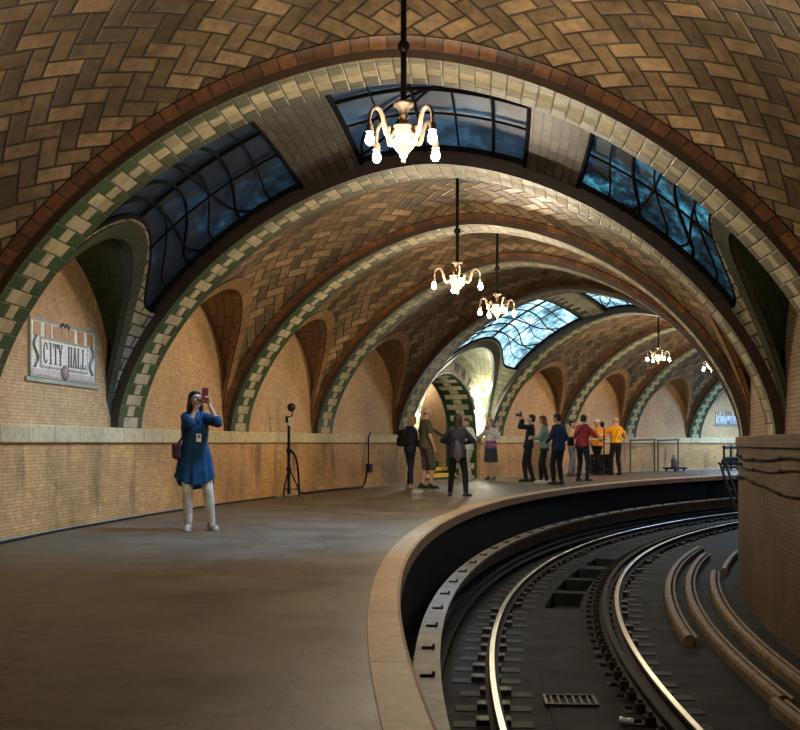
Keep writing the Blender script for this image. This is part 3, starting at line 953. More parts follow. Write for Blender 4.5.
M['sgn_orange'] = bricks('orange_mosaic', .03, .03, (.60, .20, .03), (.42, .13, .02), (.25, .17, .08), .4, .003)
M['sgn_frame'] = bricks('grey_green_mosaic', .04, .04, (.30, .32, .24), (.22, .24, .18), (.3, .3, .24), .4, .003)
M['sgn_pink'] = bricks('pale_pink_mosaic', .03, .03, (.58, .44, .42), (.66, .58, .55), (.4, .35, .33), .4, .003)
M['sgn_rose'] = bricks('rose_red_mosaic', .025, .025, (.32, .09, .08), (.22, .06, .06), (.3, .2, .18), .4, .003)
def wall_sign(th0, zc, label, W=1.66, H=.66, frame_mat='sgn_frame'):
    root = empty('station_sign', P(-.10, th0, zc - H/2), label=label, cat='sign', group=None)
    o0 = root.location.copy()
    def Q(x, y, d): return P(-.10 + d, th0 + x/RW, zc + y) - o0
    def panel(name, x0, y0, x1, y1, d, mat, parent=root, thick=.02):
        n = max(2, int(abs(x1-x0)/.1)); mb = MB(); rows = []; uv = []
        for i in range(n+1):
            x = x0 + (x1-x0)*i/n
            rows.append([Q(x, y0, d-thick), Q(x, y0, d), Q(x, y1, d), Q(x, y1, d-thick)]); uv.append([(x, y0-thick), (x, y0), (x, y1), (x, y1+thick)])
        mb.grid(rows, uv, smooth=False)
        m = 4
        mb.add(rows[0], [(0, 1, 2, 3)], [(0, 0)]*4); mb.add(rows[-1], [(3, 2, 1, 0)], [(0, 0)]*4)
        return mb.build(name, [mat], parent)
    w, h = W/2, H/2
    panel('backing', -w, -h, w, h, .022, M['sgn_white'])
    for nm, c in (('frame', (-w, h-.035, w, h)), ('frame', (-w, -h, w, -h+.035)), ('frame', (-w, -h, -w+.03, h)), ('frame', (w-.03, -h, w, h))):
        panel(nm, *c, .03, M[frame_mat])
    panel('lower_ledge', -w-.08, -h-.05, w+.08, -h-.005, .028, M['sgn_frame'])
    for x in (-.74, -.48, -.27, -.09, .09, .34, .60): panel('orange_tile', x*W/1.66, .12*H/.66+.01, (x+.155)*W/1.66, h-.045, .028, M['sgn_orange'])
    # inner letter panel with its own dark border
    px, y0, y1 = .57*W/1.66, -.19*H/.66, .10*H/.66
    panel('inner_frame', -px-.03, y0-.03, px+.03, y1+.03, .027, M['sgn_frame'])
    pn = panel('letter_panel', -px, y0, px, y1, .032, M['sgn_white'])
    cw = 2*px/9.6; lh = (y1-y0)*.84/1.7
    for i, ch in enumerate(TEXT):
        if ch == ' ': continue
        mb = MB()
        x0 = -px + .035 + i*cw*1.02
        for quad in stroke(ch):
            v = [Q(x0 + a*cw*.86, y0 + (y1-y0)*.08 + b*lh, .040) for a, b in quad] + [Q(x0 + a*cw*.86, y0 + (y1-y0)*.08 + b*lh, .030) for a, b in quad]
            uv = [(a*cw, b*lh) for a, b in quad]*2
            mb.add(v, [(0, 1, 2, 3), (0, 1, 5, 4), (1, 2, 6, 5), (2, 3, 7, 6), (3, 0, 4, 7)], uv)
        mb.build('letter_%s' % ch.lower(), [M['sgn_letter']], pn)
    for x in (-w+.05, w-.05-.16):
        mb = MB()      # side scrolls
        s = 1 if x < 0 else -1
        cxm = x + .08
        mb.tube([Q(cxm + s*.05*math.sin(6*t), y0 + (y1-y0)*t, .034) for t in np.linspace(-.1, 1.1, 18)], .014, 5)
        mb.build('scroll', [M['sgn_frame']], root)
    for x0, x1 in ((-w+.05, -.12), (.12, w-.05)): panel('pink_band', x0, -h+.04, x1, y0-.045, .028, M['sgn_pink'])
    mb = MB(); M4 = Matrix.Rotation(-th0, 3, 'Z')
    mb.lathe([(.0, .03), (.05, .028), (.09, .015), (.095, 0)], c=Q(0, -h+.09, .025), n=14, M=M4 @ Matrix.Rotation(PI/2, 3, 'Y'))
    mb.build('rosette', [M['sgn_rose']], root)
    mb = MB()
    for q in range(5): mb.ell(Q(-.10 + .05*q, h - .03 + .02*(q % 2), .03), (.022, .022, .022), nu=8, nv=5)
    mb.build('top_garland', [M['sgn_letter']], root)
    return root
wall_sign(.1303, 2.06, 'large CITY HALL mosaic sign on the left wall under the first lunette')
wall_sign(.9690, 1.98, 'distant CITY HALL sign on the far wall, partly hidden by the right arch', 1.56, .50)
# curved frieze with letters over the stair arch
M['frieze'] = bricks('buff_mosaic', .05, .05, (.56, .52, .36), (.46, .43, .30), (.3, .28, .2), .35, .003)
fz = empty('stair_arch_sign', P(-.1, TST, 1.2), label='curved CITY HALL lettering band over the lit stair arch', cat='sign')
def F(al, k, d):
    return P(-.10 + d, TST + (SA + k)*math.cos(al)/RW, 1.2 + (SH + k)*math.sin(al)) - fz.location
mb = MB(); rows = []; uv = []
for i in range(41):
    al = PI*(.14 + .72*i/40)
    rows.append([F(al, .05, 0), F(al, .05, .02), F(al, .42, .02), F(al, .42, 0)]); uv.append([(al*1.7, 0), (al*1.7, .02), (al*1.7, .4), (al*1.7, .42)])
mb.grid(rows, uv, smooth=False); mb.build('band', [M['frieze']], fz)
for k in (.045, .42):
    mb = MB(); mb.tube([F(PI*(.14 + .72*i/40), k, .02) for i in range(41)], .022, 6); mb.build('border', [M['sgn_frame']], fz)
for i, ch in enumerate(TEXT):
    if ch == ' ': continue
    mb = MB(); ac = PI*(.80 - .60*i/8)
    for quad in stroke(ch):
        v = []
        for d in (.034, .02):
            for a, b in quad: v.append(F(ac - (a-.5)*.13, .10 + b*.155, d))
        mb.add(v, [(0, 1, 2, 3), (0, 1, 5, 4), (1, 2, 6, 5), (2, 3, 7, 6), (3, 0, 4, 7)], [(a*.2, b*.15) for a, b in quad]*2)
    mb.build('letter_%s' % ch.lower(), [M['sgn_letter']], fz)

# ------------------------------------------------------------------ things along the platform
M['white_paper'] = simple('white_paper', (.78, .76, .66), .7, bump=0)
M['brownpipe'] = simple('brown_painted_pipe', (.10, .062, .034), .45)
M['chrome'] = simple('worn_chrome', (.6, .58, .55), .25, .9)
# work light on a black tripod stand
Lp = P(.26, .3105, 0)
st = empty('light_stand', Lp, -.31, label='black tripod light stand with a caged lamp and white notice by the left wall', cat='light stand')
b = MB(); b.tube([(0, 0, .06), (0, 0, .85), (0, 0, 1.48)], [.030, .030, .024], 10); b.build('pole', [M['black']], st)
for z in (.52, .86): 
    c_ = MB(); c_.lathe([(.0, -.04), (.045, -.04), (.05, 0), (.045, .04), (0, .04)], c=(0, 0, z), n=12); c_.build('collar', [M['black']], st)
for q in range(3):
    a = 2*PI*q/3 + .4
    l = MB(); l.tube([(0.02*math.cos(a), .02*math.sin(a), .50), (.15*math.cos(a), .15*math.sin(a), .22), (.20*math.cos(a), .20*math.sin(a), .015)], .014, 6)
    l.tube([(0, 0, .14), (.165*math.cos(a), .165*math.sin(a), .16)], .009, 5)
    l.build('leg', [M['black']], st)
hd = MB(); hd.box((-.02, 0, 1.44), (.07, .09, .12), bev=.012); hd.tube([(0, 0, 1.46), (.07, 0, 1.52), (.07, 0, 1.60)], .012, 6); hd.build('lamp_bracket', [M['black']], st)
lf = MB(); lf.lathe([(.02, -.05), (.05, -.04), (.075, 0), (.08, .03)], c=(.07, -.02, 1.66), n=16, M=Matrix.Rotation(PI/2, 3, 'X')); 
for q in range(4): 
    a = PI*q/4
    lf.tube([(.07 + .08*math.cos(a), -.055, 1.66 + .08*math.sin(a)), (.07 - .08*math.cos(a), -.055, 1.66 - .08*math.sin(a))], .006, 5)
lf.build('caged_lamp', [M['black']], st)
gl = MB(); gl.ell((.07, -.025, 1.66), (.05, .03, .05)); gl.build('lens', [M['chrome']], st)
pp = MB(); pp.box((.075, -.06, 1.40), (.12, .008, .15), Matrix.Rotation(.05, 3, 'X')); pp.build('notice', [M['white_paper']], st)
# hose from the stand to the conduit, and the cable along the wall foot
def seg(name, pts, r, mat, label, cat):
    # Catmull-Rom through pts
    out = []; n = len(pts)
    for i in range(n-1):
        p0, p1, p2, p3 = [Vector(pts[max(0, min(n-1, i+q))]) for q in (-1, 0, 1, 2)]
        for s in range(8):
            u = s/8
            out.append(.5*((2*p1) + (p2-p0)*u + (2*p0-5*p1+4*p2-p3)*u*u + (3*p1-p0-3*p2+p3)*u**3))
    out.append(Vector(pts[-1]))
    b = MB(); b.tube(out, r, 8); o = b.build(name, [mat]); return tag(o, label, cat)
seg('hose', [Lp + Vector((.03, -.03, .88)), P(.30, .3165, .72), P(.29, .320, .40), P(.20, .326, .10), P(.13, .334, .032)] + [P(.10, t, .032) for t in np.linspace(.35, .405, 5)] + [P(.08, .4125, .06), P(.065, .4165, .20), P(.06, .418, .36)], .022, M['black'], 'black hose drooping from the light stand and along the wall foot', 'hose')
seg('floor_cable', [P(.075 + .01*math.sin(90*t), t, .016) for t in np.linspace(-.03, .305, 40)], .013, M['black'], 'black cable lying along the foot of the left wall behind the woman in blue', 'cable')
pc = empty('conduit', P(.03, .4195, .36), label='thin black conduit with a junction box dropping from the ledge on the left wall', cat='conduit')
b = MB(); b.tube([(0, 0, 0), (0, 0, .80)], .018, 8); b.tube([(0, 0, .80), (.03, -.03, .83), (.04, -.04, .89)], .016, 8); b.build('pipe', [M['black']], pc)
b = MB(); b.box((.02, 0, .08), (.09, .18, .20), Matrix.Rotation(-.42, 3, 'Z'), bev=.012); b.build('junction_box', [M['black']], pc)
pc.location = P(.075, .4195, .36)
# pipe barriers by the far wall
def barrier(u0, u1, lab):
    a, b_ = P(.40, u0, 0), P(.40, u1, 0)
    root = empty('pipe_barrier', (a+b_)/2, label=lab, cat='barrier', group=None)
    d = (b_-a)/2
    for s in (-1, 1):
        p = MB(); p.tube([d*s, d*s + Vector((0, 0, 1.12))], .028, 8); p.build('post', [M['brownpipe']], root)
        f = MB(); f.lathe([(0, 0), (.07, 0), (.07, .015), (.03, .03)], c=d*s, n=12); f.build('foot', [M['brownpipe']], root)
    t = MB(); t.tube([-d*1.06 + Vector((0, 0, 1.10)), d*1.06 + Vector((0, 0, 1.14))], .034, 8); t.build('top_rail', [M['brownpipe']], root)
barrier(.797, .8355, 'brown pipe barrier by the far wall, nearer the man in the orange vest')
barrier(.841, .873, 'brown pipe barrier by the far wall with a grey canister under it')
b = empty('platform_trolley', P(.75, .855, 0), -.86, label='low black platform trolley under the far pipe barrier', cat='trolley')
MB().box((0, 0, .11), (.5, .78, .06), bev=.012).build('deck', [M['black']], b)
for sx in (-.17, .17):
    for sy in (-.28, .28):
        w_ = MB(); w_.lathe([(0, -.02), (.045, -.02), (.05, 0), (.045, .02), (0, .02)], c=(sx, sy, .05), n=12, M=Matrix.Rotation(PI/2, 3, 'Y')); w_.build('wheel', [M['black']], b)
c_ = empty('canister', P(.75, .853, .14), label='grey canister standing on the low black trolley', cat='canister')
b = MB(); b.lathe([(0, 0), (.10, 0), (.105, .02), (.105, .26), (.085, .31), (.035, .34), (.03, .38), (0, .38)], n=18); b.build('body', [simple('grey_canister_paint', (.07, .07, .07), .45)], c_)
b = MB(); b.tube([(-.05, 0, .36), (-.05, 0, .43), (.05, 0, .43), (.05, 0, .36)], .012, 6); b.build('handle', [M['black']], c_)
# black iron rack at the far right, half behind the wall
rk = empty('iron_rack', P(1.35, .922, 0), -.92, label='black iron rack of knobbed rails on the platform edge beside the right wall', cat='rack')
for z, r in ((.84, .05), (.45, .05), (.12, .05)):
    b = MB(); b.tube([(0, -.45, z), (0, .45, z)], r, 8); b.build('rail', [M['black']], rk)
for y in (-.42, 0, .42):
    b = MB(); b.tube([(0, y, 0), (0, y, .9)], .04, 8); b.ell((0, y, .88), (.05, .05, .05), nu=10, nv=6); b.build('post', [M['black']], rk)
for q in range(5):
    b = MB(); b.lathe([(0, -.03), (.11, -.05), (.13, 0), (.11, .05), (0, .03)], c=(-.05, -.36 + .18*q, .30), n=12, M=Matrix.Rotation(PI/2, 3, 'Y')); b.build('wheel', [M['black']], rk)
# leaning track ladder at the platform end
ld = empty('track_ladder', P(4.27, .778, -1.27), -.80, label='black ladder leaning from the track up over the far platform edge', cat='ladder')
for x in (-.0, .0):
    pass
for y in (-.18, .18):
    b = MB(); b.tube([(.45, y, .06), (-.10, y, 1.62), (-.16, y, 1.66)], .04, 8); b.build('side_rail', [M['black']], ld)
for q in range(5):
    f = .12 + .19*q
    b = MB(); b.tube([(.45 - .55*f, -.18, .06 + 1.56*f), (.45 - .55*f, .18, .06 + 1.56*f)], .02, 6); b.build('rung', [M['black']], ld)
# ------------------------------------------------------------------ people
def V(*a): return Vector(a)
def capsule(mb, a, b, ra, rb, n=14, flat=None):
    """closed tapered capsule from a to b; flat=(axis, factor) squashes the section along a direction"""
    a, b = Vector(a), Vector(b)
    t = b - a; L = t.length
    t = t.normalized() if L > 1e-6 else V(0, 0, 1)
    up = V(0, 0, 1) if abs(t.z) < .9 else V(0, 1, 0)
    if flat: up = Vector(flat[0])
    x = t.cross(up).normalized(); y = x.cross(t).normalized()
    fy = flat[1] if flat else 1.0
    rows = []
    m = 5
    for i in range(m+1):
        q = PI/2*(1 - i/m)
        rows.append((a - t*ra*math.sin(q), max(ra*math.cos(q), 1e-4)))
    for i in range(m+1):
        q = PI/2*i/m
        rows.append((b + t*rb*math.sin(q), max(rb*math.cos(q), 1e-4)))
    pts = [[c + x*r*math.cos(2*PI*k/n) + y*r*fy*math.sin(2*PI*k/n) for k in range(n)] for c, r in rows]
    mb.grid(pts, closed=True)
    k0 = len(mb.v)
    mb.add(pts[0], [tuple(range(n))[::-1]]); mb.add(pts[-1], [tuple(range(n))])
def loft(mb, secs, n=24, power=2.0):
    """secs: (centre, rx, ry, yaw) stacked bottom to top, closed"""
    rows = []
    for c, rx, ry, yaw in secs:
        c = Vector(c); row = []
        for k in range(n):
            a = 2*PI*k/n
            ca, sa_ = math.cos(a), math.sin(a)
            e = 2/power
            px = rx*math.copysign(abs(ca)**e, ca); py = ry*math.copysign(abs(sa_)**e, sa_)
            row.append(c + V(px*math.cos(yaw) - py*math.sin(yaw), px*math.sin(yaw) + py*math.cos(yaw), 0))
        rows.append(row)
    mb.grid(rows, closed=True)
    mb.add(rows[0], [tuple(range(n))[::-1]]); mb.add(rows[-1], [tuple(range(n))])
def weld(mb, name, mats, parent, voxel=.012, smooth=3, paint=None):
    """fuse the overlapping solids into one continuous skin"""
    me = bpy.data.meshes.new(name)
    me.from_pydata([tuple(v) for v in mb.v], [], mb.f)
    bm = bmesh.new(); bm.from_mesh(me)
    bmesh.ops.remove_doubles(bm, verts=bm.verts, dist=2e-4)
    bmesh.ops.recalc_face_normals(bm, faces=bm.faces)
    bm.to_mesh(me); bm.free()
    o = bpy.data.objects.new(name, me); COL.objects.link(o)
    r = o.modifiers.new('r', 'REMESH'); r.mode = 'VOXEL'; r.voxel_size = voxel; r.use_smooth_shade = True
    if smooth:
        s = o.modifiers.new('s', 'SMOOTH'); s.factor = .5; s.iterations = smooth
    dg = bpy.context.evaluated_depsgraph_get()
    me2 = bpy.data.meshes.new_from_object(o.evaluated_get(dg))
    o.modifiers.clear(); o.data = me2; me2.name = name
    bpy.data.meshes.remove(me)
    me2.materials.clear()
    if not isinstance(mats, (list, tuple)): mats = [mats]
    for m in mats: me2.materials.append(m)
    me2.polygons.foreach_set('use_smooth', [True]*len(me2.polygons))
    if paint:
        idx = [paint(p.center) for p in me2.polygons]
        me2.polygons.foreach_set('material_index', idx)
    me2.update()
    if parent is not None: o.parent = parent
    return o
def ik(a, c, l1, l2, pole):
    a, c, pole = Vector(a), Vector(c), Vector(pole)
    d = c - a; L = min(d.length, (l1+l2)*.999)
    dn = d.normalized(); c2 = a + dn*L
    k = (l1*l1 - l2*l2 + L*L)/(2*L)
    h = math.sqrt(max(l1*l1 - k*k, 0))
    pp = pole - dn*pole.dot(dn)
    pp = pp.normalized() if pp.length > 1e-5 else V(0, 0, 1)
    return a + dn*k + pp*h, c2
_cm = {}
def cloth(col, rough=.85, name=None):
    key = (tuple(col), rough)
    if key not in _cm:
        n = NT(name or 'cloth_%d' % len(_cm))
        a = n.noise(n.gen(), 26, 5, .6); b = n.noise(n.gen(), 6, 3)
        k = n.m('MULTIPLY', n.mapr(a, .3, .7, .8, 1.15), n.mapr(b, .3, .7, .82, 1.12))
        n.set(n.mix(1., col, n.comb(k, k, k), 'MULTIPLY'), rough, spec=.2)
        n.bump(n.m('ADD', n.m('MULTIPLY', b, 2.), n.m('MULTIPLY', a, .4)), .45, .02)
        _cm[key] = n.mat
    return _cm[key]
_sk = {}
def skin_mats(c):
    if c not in _sk:
        l = []
        for nm, col, r in (('skin', c, .5), ('lips', (c[0]*.75, c[1]*.42, c[2]*.42), .4), ('eye', (.03, .025, .022), .2), ('eye_white', (.7, .68, .64), .3), ('brow', (c[0]*.25, c[1]*.2, c[2]*.18), .8)):
            n = NT(nm); n.set(col, r); l.append(n.mat)
        _sk[c] = l
    return _sk[c]
FAIR, TAN, PINK = (.56, .35, .25), (.44, .26, .17), (.60, .34, .26)

def person(lab, u, v, H, face, wrists, feet=((-.10, .02, 0), (.10, -.02, 0)), lean=0., hip=(0, 0), head=(0, 0), male=False, skin=FAIR,
           top=None, bottom=None, shoes=None, hair=None, poles=None, hand=None, vox=.011, fine=False, twist=0., group=None, loc=None):
    """local axes: +x the person's right, +y the way they face.  wrists / feet in metres for a 1.70 m figure: (right, left)"""
    Y = 1000/(v - 443.2)
    loc = loc or V((u-400)/1000*Y, Y, 0)
    a = math.radians(face)
    root = empty('person', loc, -a, label=lab, cat='person')
    s = H/1.70
    sc = lambda p: Vector(p)*s
    hx, hy = hip
    pel = V(hx, hy, .93)
    sw = .185 if male else .160
    def tors(z):      # centre line of the trunk at height z
        return V(hx*(1 - max(0, z-.93)/.6), hy + lean*(z-.93), 0) + V(0, 0, z)
    sh = {+1: tors(1.385) + V(sw, 0, 0), -1: tors(1.385) + V(-sw, 0, 0)}
    if twist:
        R_ = Matrix.Rotation(twist, 3, 'Z')
        for k in sh: sh[k] = tors(1.385) + R_ @ V(k*sw, 0, 0)
    neck0 = tors(1.43); neck1 = tors(1.50) + V(0, .012, 0)
    yaw, pit = math.radians(head[0]), math.radians(head[1])
    HR = Matrix.Rotation(-yaw, 3, 'Z') @ Matrix.Rotation(pit, 3, 'X')
    hc = neck1 + HR @ V(0, .018, .095)
    hip_j = {+1: pel + V(.085, 0, -.03), -1: pel + V(-.085, 0, -.03)}
    J = {}
    for k, i in ((1, 0), (-1, 1)):
        fx, fy, toe = feet[i]
        ank = V(fx, fy, .085)
        kn, ank2 = ik(hip_j[k], ank, .425, .405, V(math.sin(math.radians(toe))*.5 + .06*k, 1, 0))
        po = (poles[i] if poles else (k*.55, -.8, -.35))
        el, wr = ik(sh[k], wrists[i], .285, .25, Vector(po))
        J[k] = dict(hip=hip_j[k], knee=kn, ank=ank, toe=math.radians(toe), sh=sh[k], el=el, wr=wr)
    # ---- body
    mb = MB()
    def cap(m, p, q, r0, r1, **kw): capsule(m, sc(p), sc(q), r0*s, r1*s, **kw)
    slim = .9
    loft(mb, [(sc(tors(.84)), .10*s, .08*s, 0), (sc(tors(.90)), .145*s, .10*s, 0), (sc(tors(1.08)), .118*s, .085*s, 0), (sc(tors(1.25)), .135*s, .098*s, 0), (sc(tors(1.36)), .150*s, .085*s, twist), (sc(tors(1.43)), .07*s, .06*s, twist)])
    cap(mb, neck0 - V(0, 0, .03), neck1 + V(0, .004, .03), .055 if male else .048, .052 if male else .046)
    for k in (1, -1):
        j = J[k]
        cap(mb, j['hip'], j['knee'], .072, .050); cap(mb, j['knee'], j['knee'] + (j['ank']-j['knee'])*.35 + V(0, -.008, 0), .048, .054); cap(mb, j['knee'] + (j['ank']-j['knee'])*.3, j['ank'], .053, .033)
        d = V(math.sin(j['toe']), math.cos(j['toe']), 0)
        cap(mb, j['ank'] + V(0, 0, -.045) - d*.03, j['ank'] + V(0, 0, -.055) + d*.13, .032, .026)
        cap(mb, tors(1.385)*.3 + j['sh']*.7, j['el'], .052 if male else .045, .036 if male else .032); cap(mb, j['el'], j['el'] + (j['wr']-j['el'])*.3, .036, .039 if male else .034); cap(mb, j['el'] + (j['wr']-j['el'])*.25, j['wr'], .038 if male else .033, .023)
        # hand: palm, four unequal fingers, thumb from the side of the palm
        fdir = (j['wr'] - j['el']).normalized()
        hd = hand[0 if k == 1 else 1] if hand else None
        if hd:      # (direction, palm normal, curl)
            fd = Vector(hd[0]).normalized(); pn = Vector(hd[1]); curl = hd[2]
        else:
            fd = (fdir + V(0, 0, -.15)).normalized(); pn = V(-k, 0, 0); curl = .45
        pn = (pn - fd*pn.dot(fd)).normalized()
        side = fd.cross(pn).normalized()          # across the palm
        if side.dot(V(0, 1, 0)) < 0 and not hd: side = -side
        if hd and len(hd) > 3: side = side*hd[3]
        w0 = j['wr']
        cap(mb, w0, w0 + fd*.07, .024, .030, flat=(pn, .55)); 
        cap(mb, w0 + fd*.03 + side*.016, w0 + fd*.075 + side*.022, .016, .014); cap(mb, w0 + fd*.03 - side*.016, w0 + fd*.075 - side*.024, .016, .013)
        for q, (off, ln) in enumerate(((.030, .068), (.010, .078), (-.011, .073), (-.030, .056))):
            p = w0 + fd*.078 + side*off
            c1 = curl*(1 + .08*q)
            d1 = (fd*math.cos(c1*.6) + pn*math.sin(c1*.6)).normalized()
            d2 = (fd*math.cos(c1*1.5) + pn*math.sin(c1*1.5)).normalized()
            d3 = (fd*math.cos(c1*2.2) + pn*math.sin(c1*2.2)).normalized()
            q1 = p + d1*ln*.45; q2 = q1 + d2*ln*.32; q3 = q2 + d3*ln*.25
            for aa, bb, r0, r1 in ((p, q1, .0095, .009), (q1, q2, .009, .0085), (q2, q3, .0085, .0075)): cap(mb, aa, bb, r0, r1, n=8)
        t0 = w0 + fd*.022 + side*.026
        t1 = t0 + (fd*.6 + side*.75 + pn*.35*min(1, curl)).normalized()*.042
        t2 = t1 + (fd*.85 + side*.25 + pn*.6*min(1, curl)).normalized()*.032
        cap(mb, t0, t1, .0125, .011, n=8); cap(mb, t1, t2, .0105, .009, n=8)
        j['palm'] = w0 + fd*.07 + pn*.03; j['fd'] = fd; j['pn'] = pn; j['side'] = side
    # head
    def hp(x, y, z): return sc(hc + HR @ V(x, y, z))
    def hel(c, r): mb.ell(hp(*c), [q*s for q in r], M=HR)
    hel((0, -.008, .022), (.072, .092, .088)); hel((0, .018, -.035), (.060, .070, .070)); hel((0, .040, -.078), (.036, .038, .030))
    capsule(mb, hp(0, .080, .005), hp(0, .101, -.026), .009*s, .0125*s, n=8)
    hel((0, .084, -.058), (.022, .012, .010)); hel((.034, .066, -.02), (.02, .02, .022)); hel((-.034, .066, -.02), (.02, .02, .022)); hel((0, .076, .030), (.045, .014, .010))
    for k in (1, -1): hel((k*.072, -.006, -.008), (.011, .020, .032))
    inv = HR.transposed()
    def paint(c):
        l = inv @ (Vector(c)/s - hc)
        x, y, z = abs(l.x), l.y, l.z
        if y > .045:
            if x < .024 and abs(z + .058) < .0085 and y > .07: return 1
            e = ((x-.030)/.0155)**2 + ((z-.008)/.0075)**2
            if e < 1: return 2 if abs(x-.030) < .0075 else 3
            if ((x-.031)/.020)**2 + ((z-.030)/.0055)**2 < 1: return 4
        return 0
    weld(mb, 'body', skin_mats(skin), root, (.0065 if fine else .0085)*s, 2, paint)
    # ---- clothes
    out = .016
    if bottom:
        kind, col = bottom[:2]
        m = MB()
        if kind in ('trousers', 'shorts'):
            loose = bottom[2] if len(bottom) > 2 else 1.0
            loft(m, [(sc(tors(.82)), .13*s, .10*s, 0), (sc(tors(.90)), .170*s, .125*s, 0), (sc(tors(1.02)), .145*s, .108*s, 0)])
            for k in (1, -1):
                j = J[k]
                cap(m, j['hip'] + V(0, 0, .0), j['knee'], .095*loose, .066*loose)
                if kind == 'trousers':
                    e = j['ank'] + (j['knee']-j['ank'])*.04
                    cap(m, j['knee'], j['knee']*.6 + e*.4 + V(0, -.006, 0), .066*loose, .064*loose); cap(m, j['knee']*.65 + e*.35, e, .064*loose, .050*loose)
                else:
                    e = j['knee'] + (j['ank']-j['knee'])*.06
                    cap(m, j['hip']*.4 + j['knee']*.6, e, .085*loose, .082*loose)
            weld(m, kind, cloth(col), root, vox*s, 3)
        elif kind == 'skirt':
            zb = bottom[2]
            c0 = tors(.93)
            loft(m, [((c0.x*s, c0.y*s, zb*s), .20*s, .165*s, 0), ((c0.x*s, c0.y*s, (zb+.25)*s), .185*s, .15*s, 0), (sc(tors(.92)), .165*s, .125*s, 0), (sc(tors(1.05)), .128*s, .10*s, 0)], n=36)
            weld(m, kind, cloth(col), root, vox*s, 2)
    if top:
        kind, col, sleeve = top[:3]; hem = top[3] if len(top) > 3 else .86
        puff = top[4] if len(top) > 4 else 1.0
        m = MB()
        f = puff
        secs = []
        if hem < .80:      # tunic or long coat that flares at the hem
            c0 = tors(.93)
            secs += [((c0.x*s, c0.y*s, (hem + .05*q)*s), (.222 - .006*q)*s*f, (.172 - .006*q)*s*f, 0) for q in range(6)]
            secs += [(sc(tors(.93)), .180*s*f, .138*s*f, 0)]
        else:
            secs += [(sc(tors(hem)), .178*s*f, .132*s*f, 0), (sc(tors(.95)), .176*s*f, .130*s*f, 0)]
        secs += [(sc(tors(1.08)), (.150 if male else .142)*s*f, .112*s*f, twist*.4), (sc(tors(1.25)), (.168 if male else .158)*s*f, .120*s*f, twist*.8), (sc(tors(1.36)), (.168 if male else .150)*s*f, .100*s*f, twist), (sc(tors(1.425)), .095*s, .080*s, twist), (sc(tors(1.455)), .066*s, .064*s, twist)]
        loft(m, secs, n=64, power=2.2)
        for k in (1, -1):
            j = J[k]
            su = tors(1.375)*.35 + j['sh']*.65
            if sleeve == 'none': cap(m, su, j['sh'] + (j['el']-j['sh'])*.12, .062*f, .058*f); continue
            if sleeve == 'short': cap(m, su, j['sh'] + (j['el']-j['sh'])*.62, .066*f, .060*f); continue
            cap(m, su, j['el'], .066*f, .054*f)
            if sleeve == 'elbow':
                cap(m, j['sh']*.3 + j['el']*.7, j['el'] + (j['wr']-j['el'])*.12, .056*f, .060*f)
            if sleeve == 'long':
                cap(m, j['el'], j['wr'] - (j['wr']-j['el'])*.04, .053*f, .038*f)
        if hem < .80:      # gathered folds and a curved shirt-tail hem
            ctr = sc(tors(.93))
            for q in range(len(m.v)):
                p = Vector(m.v[q]); zz = p.z/s
                if zz < 1.05:
                    a_ = math.atan2(p.y-ctr.y, p.x-ctr.x); f_ = min(1, (1.05-zz)/.4)
                    kf = 1 + .05*f_*math.sin(9*a_ + 1) + .03*f_*math.sin(15*a_)
                    p.x = ctr.x + (p.x-ctr.x)*kf; p.y = ctr.y + (p.y-ctr.y)*kf
                    if zz < hem + .05: p.z += (.045*math.cos(2*a_) - (.07 if math.sin(a_) < -.3 else 0))*s
                    m.v[q] = tuple(p)
        tp = weld(m, kind, cloth(col), root, vox*s, 3)
        root['_'] = 0; del root['_']
    if shoes:
        for k in (1, -1):
            j = J[k]; m = MB()
            d = V(math.sin(j['toe']), math.cos(j['toe']), 0); r = V(d.y, -d.x, 0)
            b0 = V(j['ank'].x, j['ank'].y, 0)
            cap(m, b0 - d*.045 + V(0, 0, .050), b0 + d*.02 + V(0, 0, .058), .042, .042); cap(m, b0 + d*.0 + V(0, 0, .046), b0 + d*.145 + V(0, 0, .036), .043, .036)
            cap(m, b0 - d*.02 + V(0, 0, .05), b0 - d*.01 + V(0, 0, .10), .043, .042)
            cap(m, b0 - d*.055 + V(0, 0, .02), b0 + d*.155 + V(0, 0, .02), .038, .040, flat=((0, 0, 1), .5))
            so = weld(m, 'shoe', cloth(shoes[0], .5), root, .0085*s, 2)
            if len(shoes) > 1:
                m = MB(); cap(m, b0 - d*.055 + V(0, 0, .012), b0 + d*.155 + V(0, 0, .012), .042, .044, flat=((0, 0, 1), .27))
                weld(m, 'sole', cloth(shoes[1], .6), so, .0075*s, 1)
    if hair:
        kind, col = hair[:2]
        m = MB()
        def he(c, r): m.ell(hp(*c), [q*s for q in r], M=HR)
        if kind == 'bald':
            he((0, -.040, -.004), (.0745, .062, .040))
        else:
            he((0, -.016, .036), (.080, .092, .082)); he((0, -.040, .000), (.081, .070, .085))
            he((0, .050, .078), (.055, .030, .022))
            if kind in ('long', 'bob'):
                ln = .34 if kind == 'long' else .17
                for k in (1, -1):
                    capsule(m, hp(k*.066, -.004, .02), hp(k*.072, -.012, -.085), .028*s, .030*s)
                    b_ = hc + HR @ V(k*.070, -.014, -.06)
                    capsule(m, sc(b_), sc(b_ + V(k*.012, -.025, -(ln-.09))), .038*s, .030*s)
                b_ = hc + HR @ V(0, -.060, -.02)
                capsule(m, sc(b_), sc(b_ + V(0, -.040, -(ln-.05))), .066*s, .050*s, flat=((0, 1, 0), .6))
            if kind == 'bun': he((0, -.115, .03), (.038, .035, .036))
            if kind == 'tail': capsule(m, hp(0, -.10, .02), sc(hc + HR @ V(0, -.11, 0) + V(0, -.02, -.17)), .028*s, .014*s)
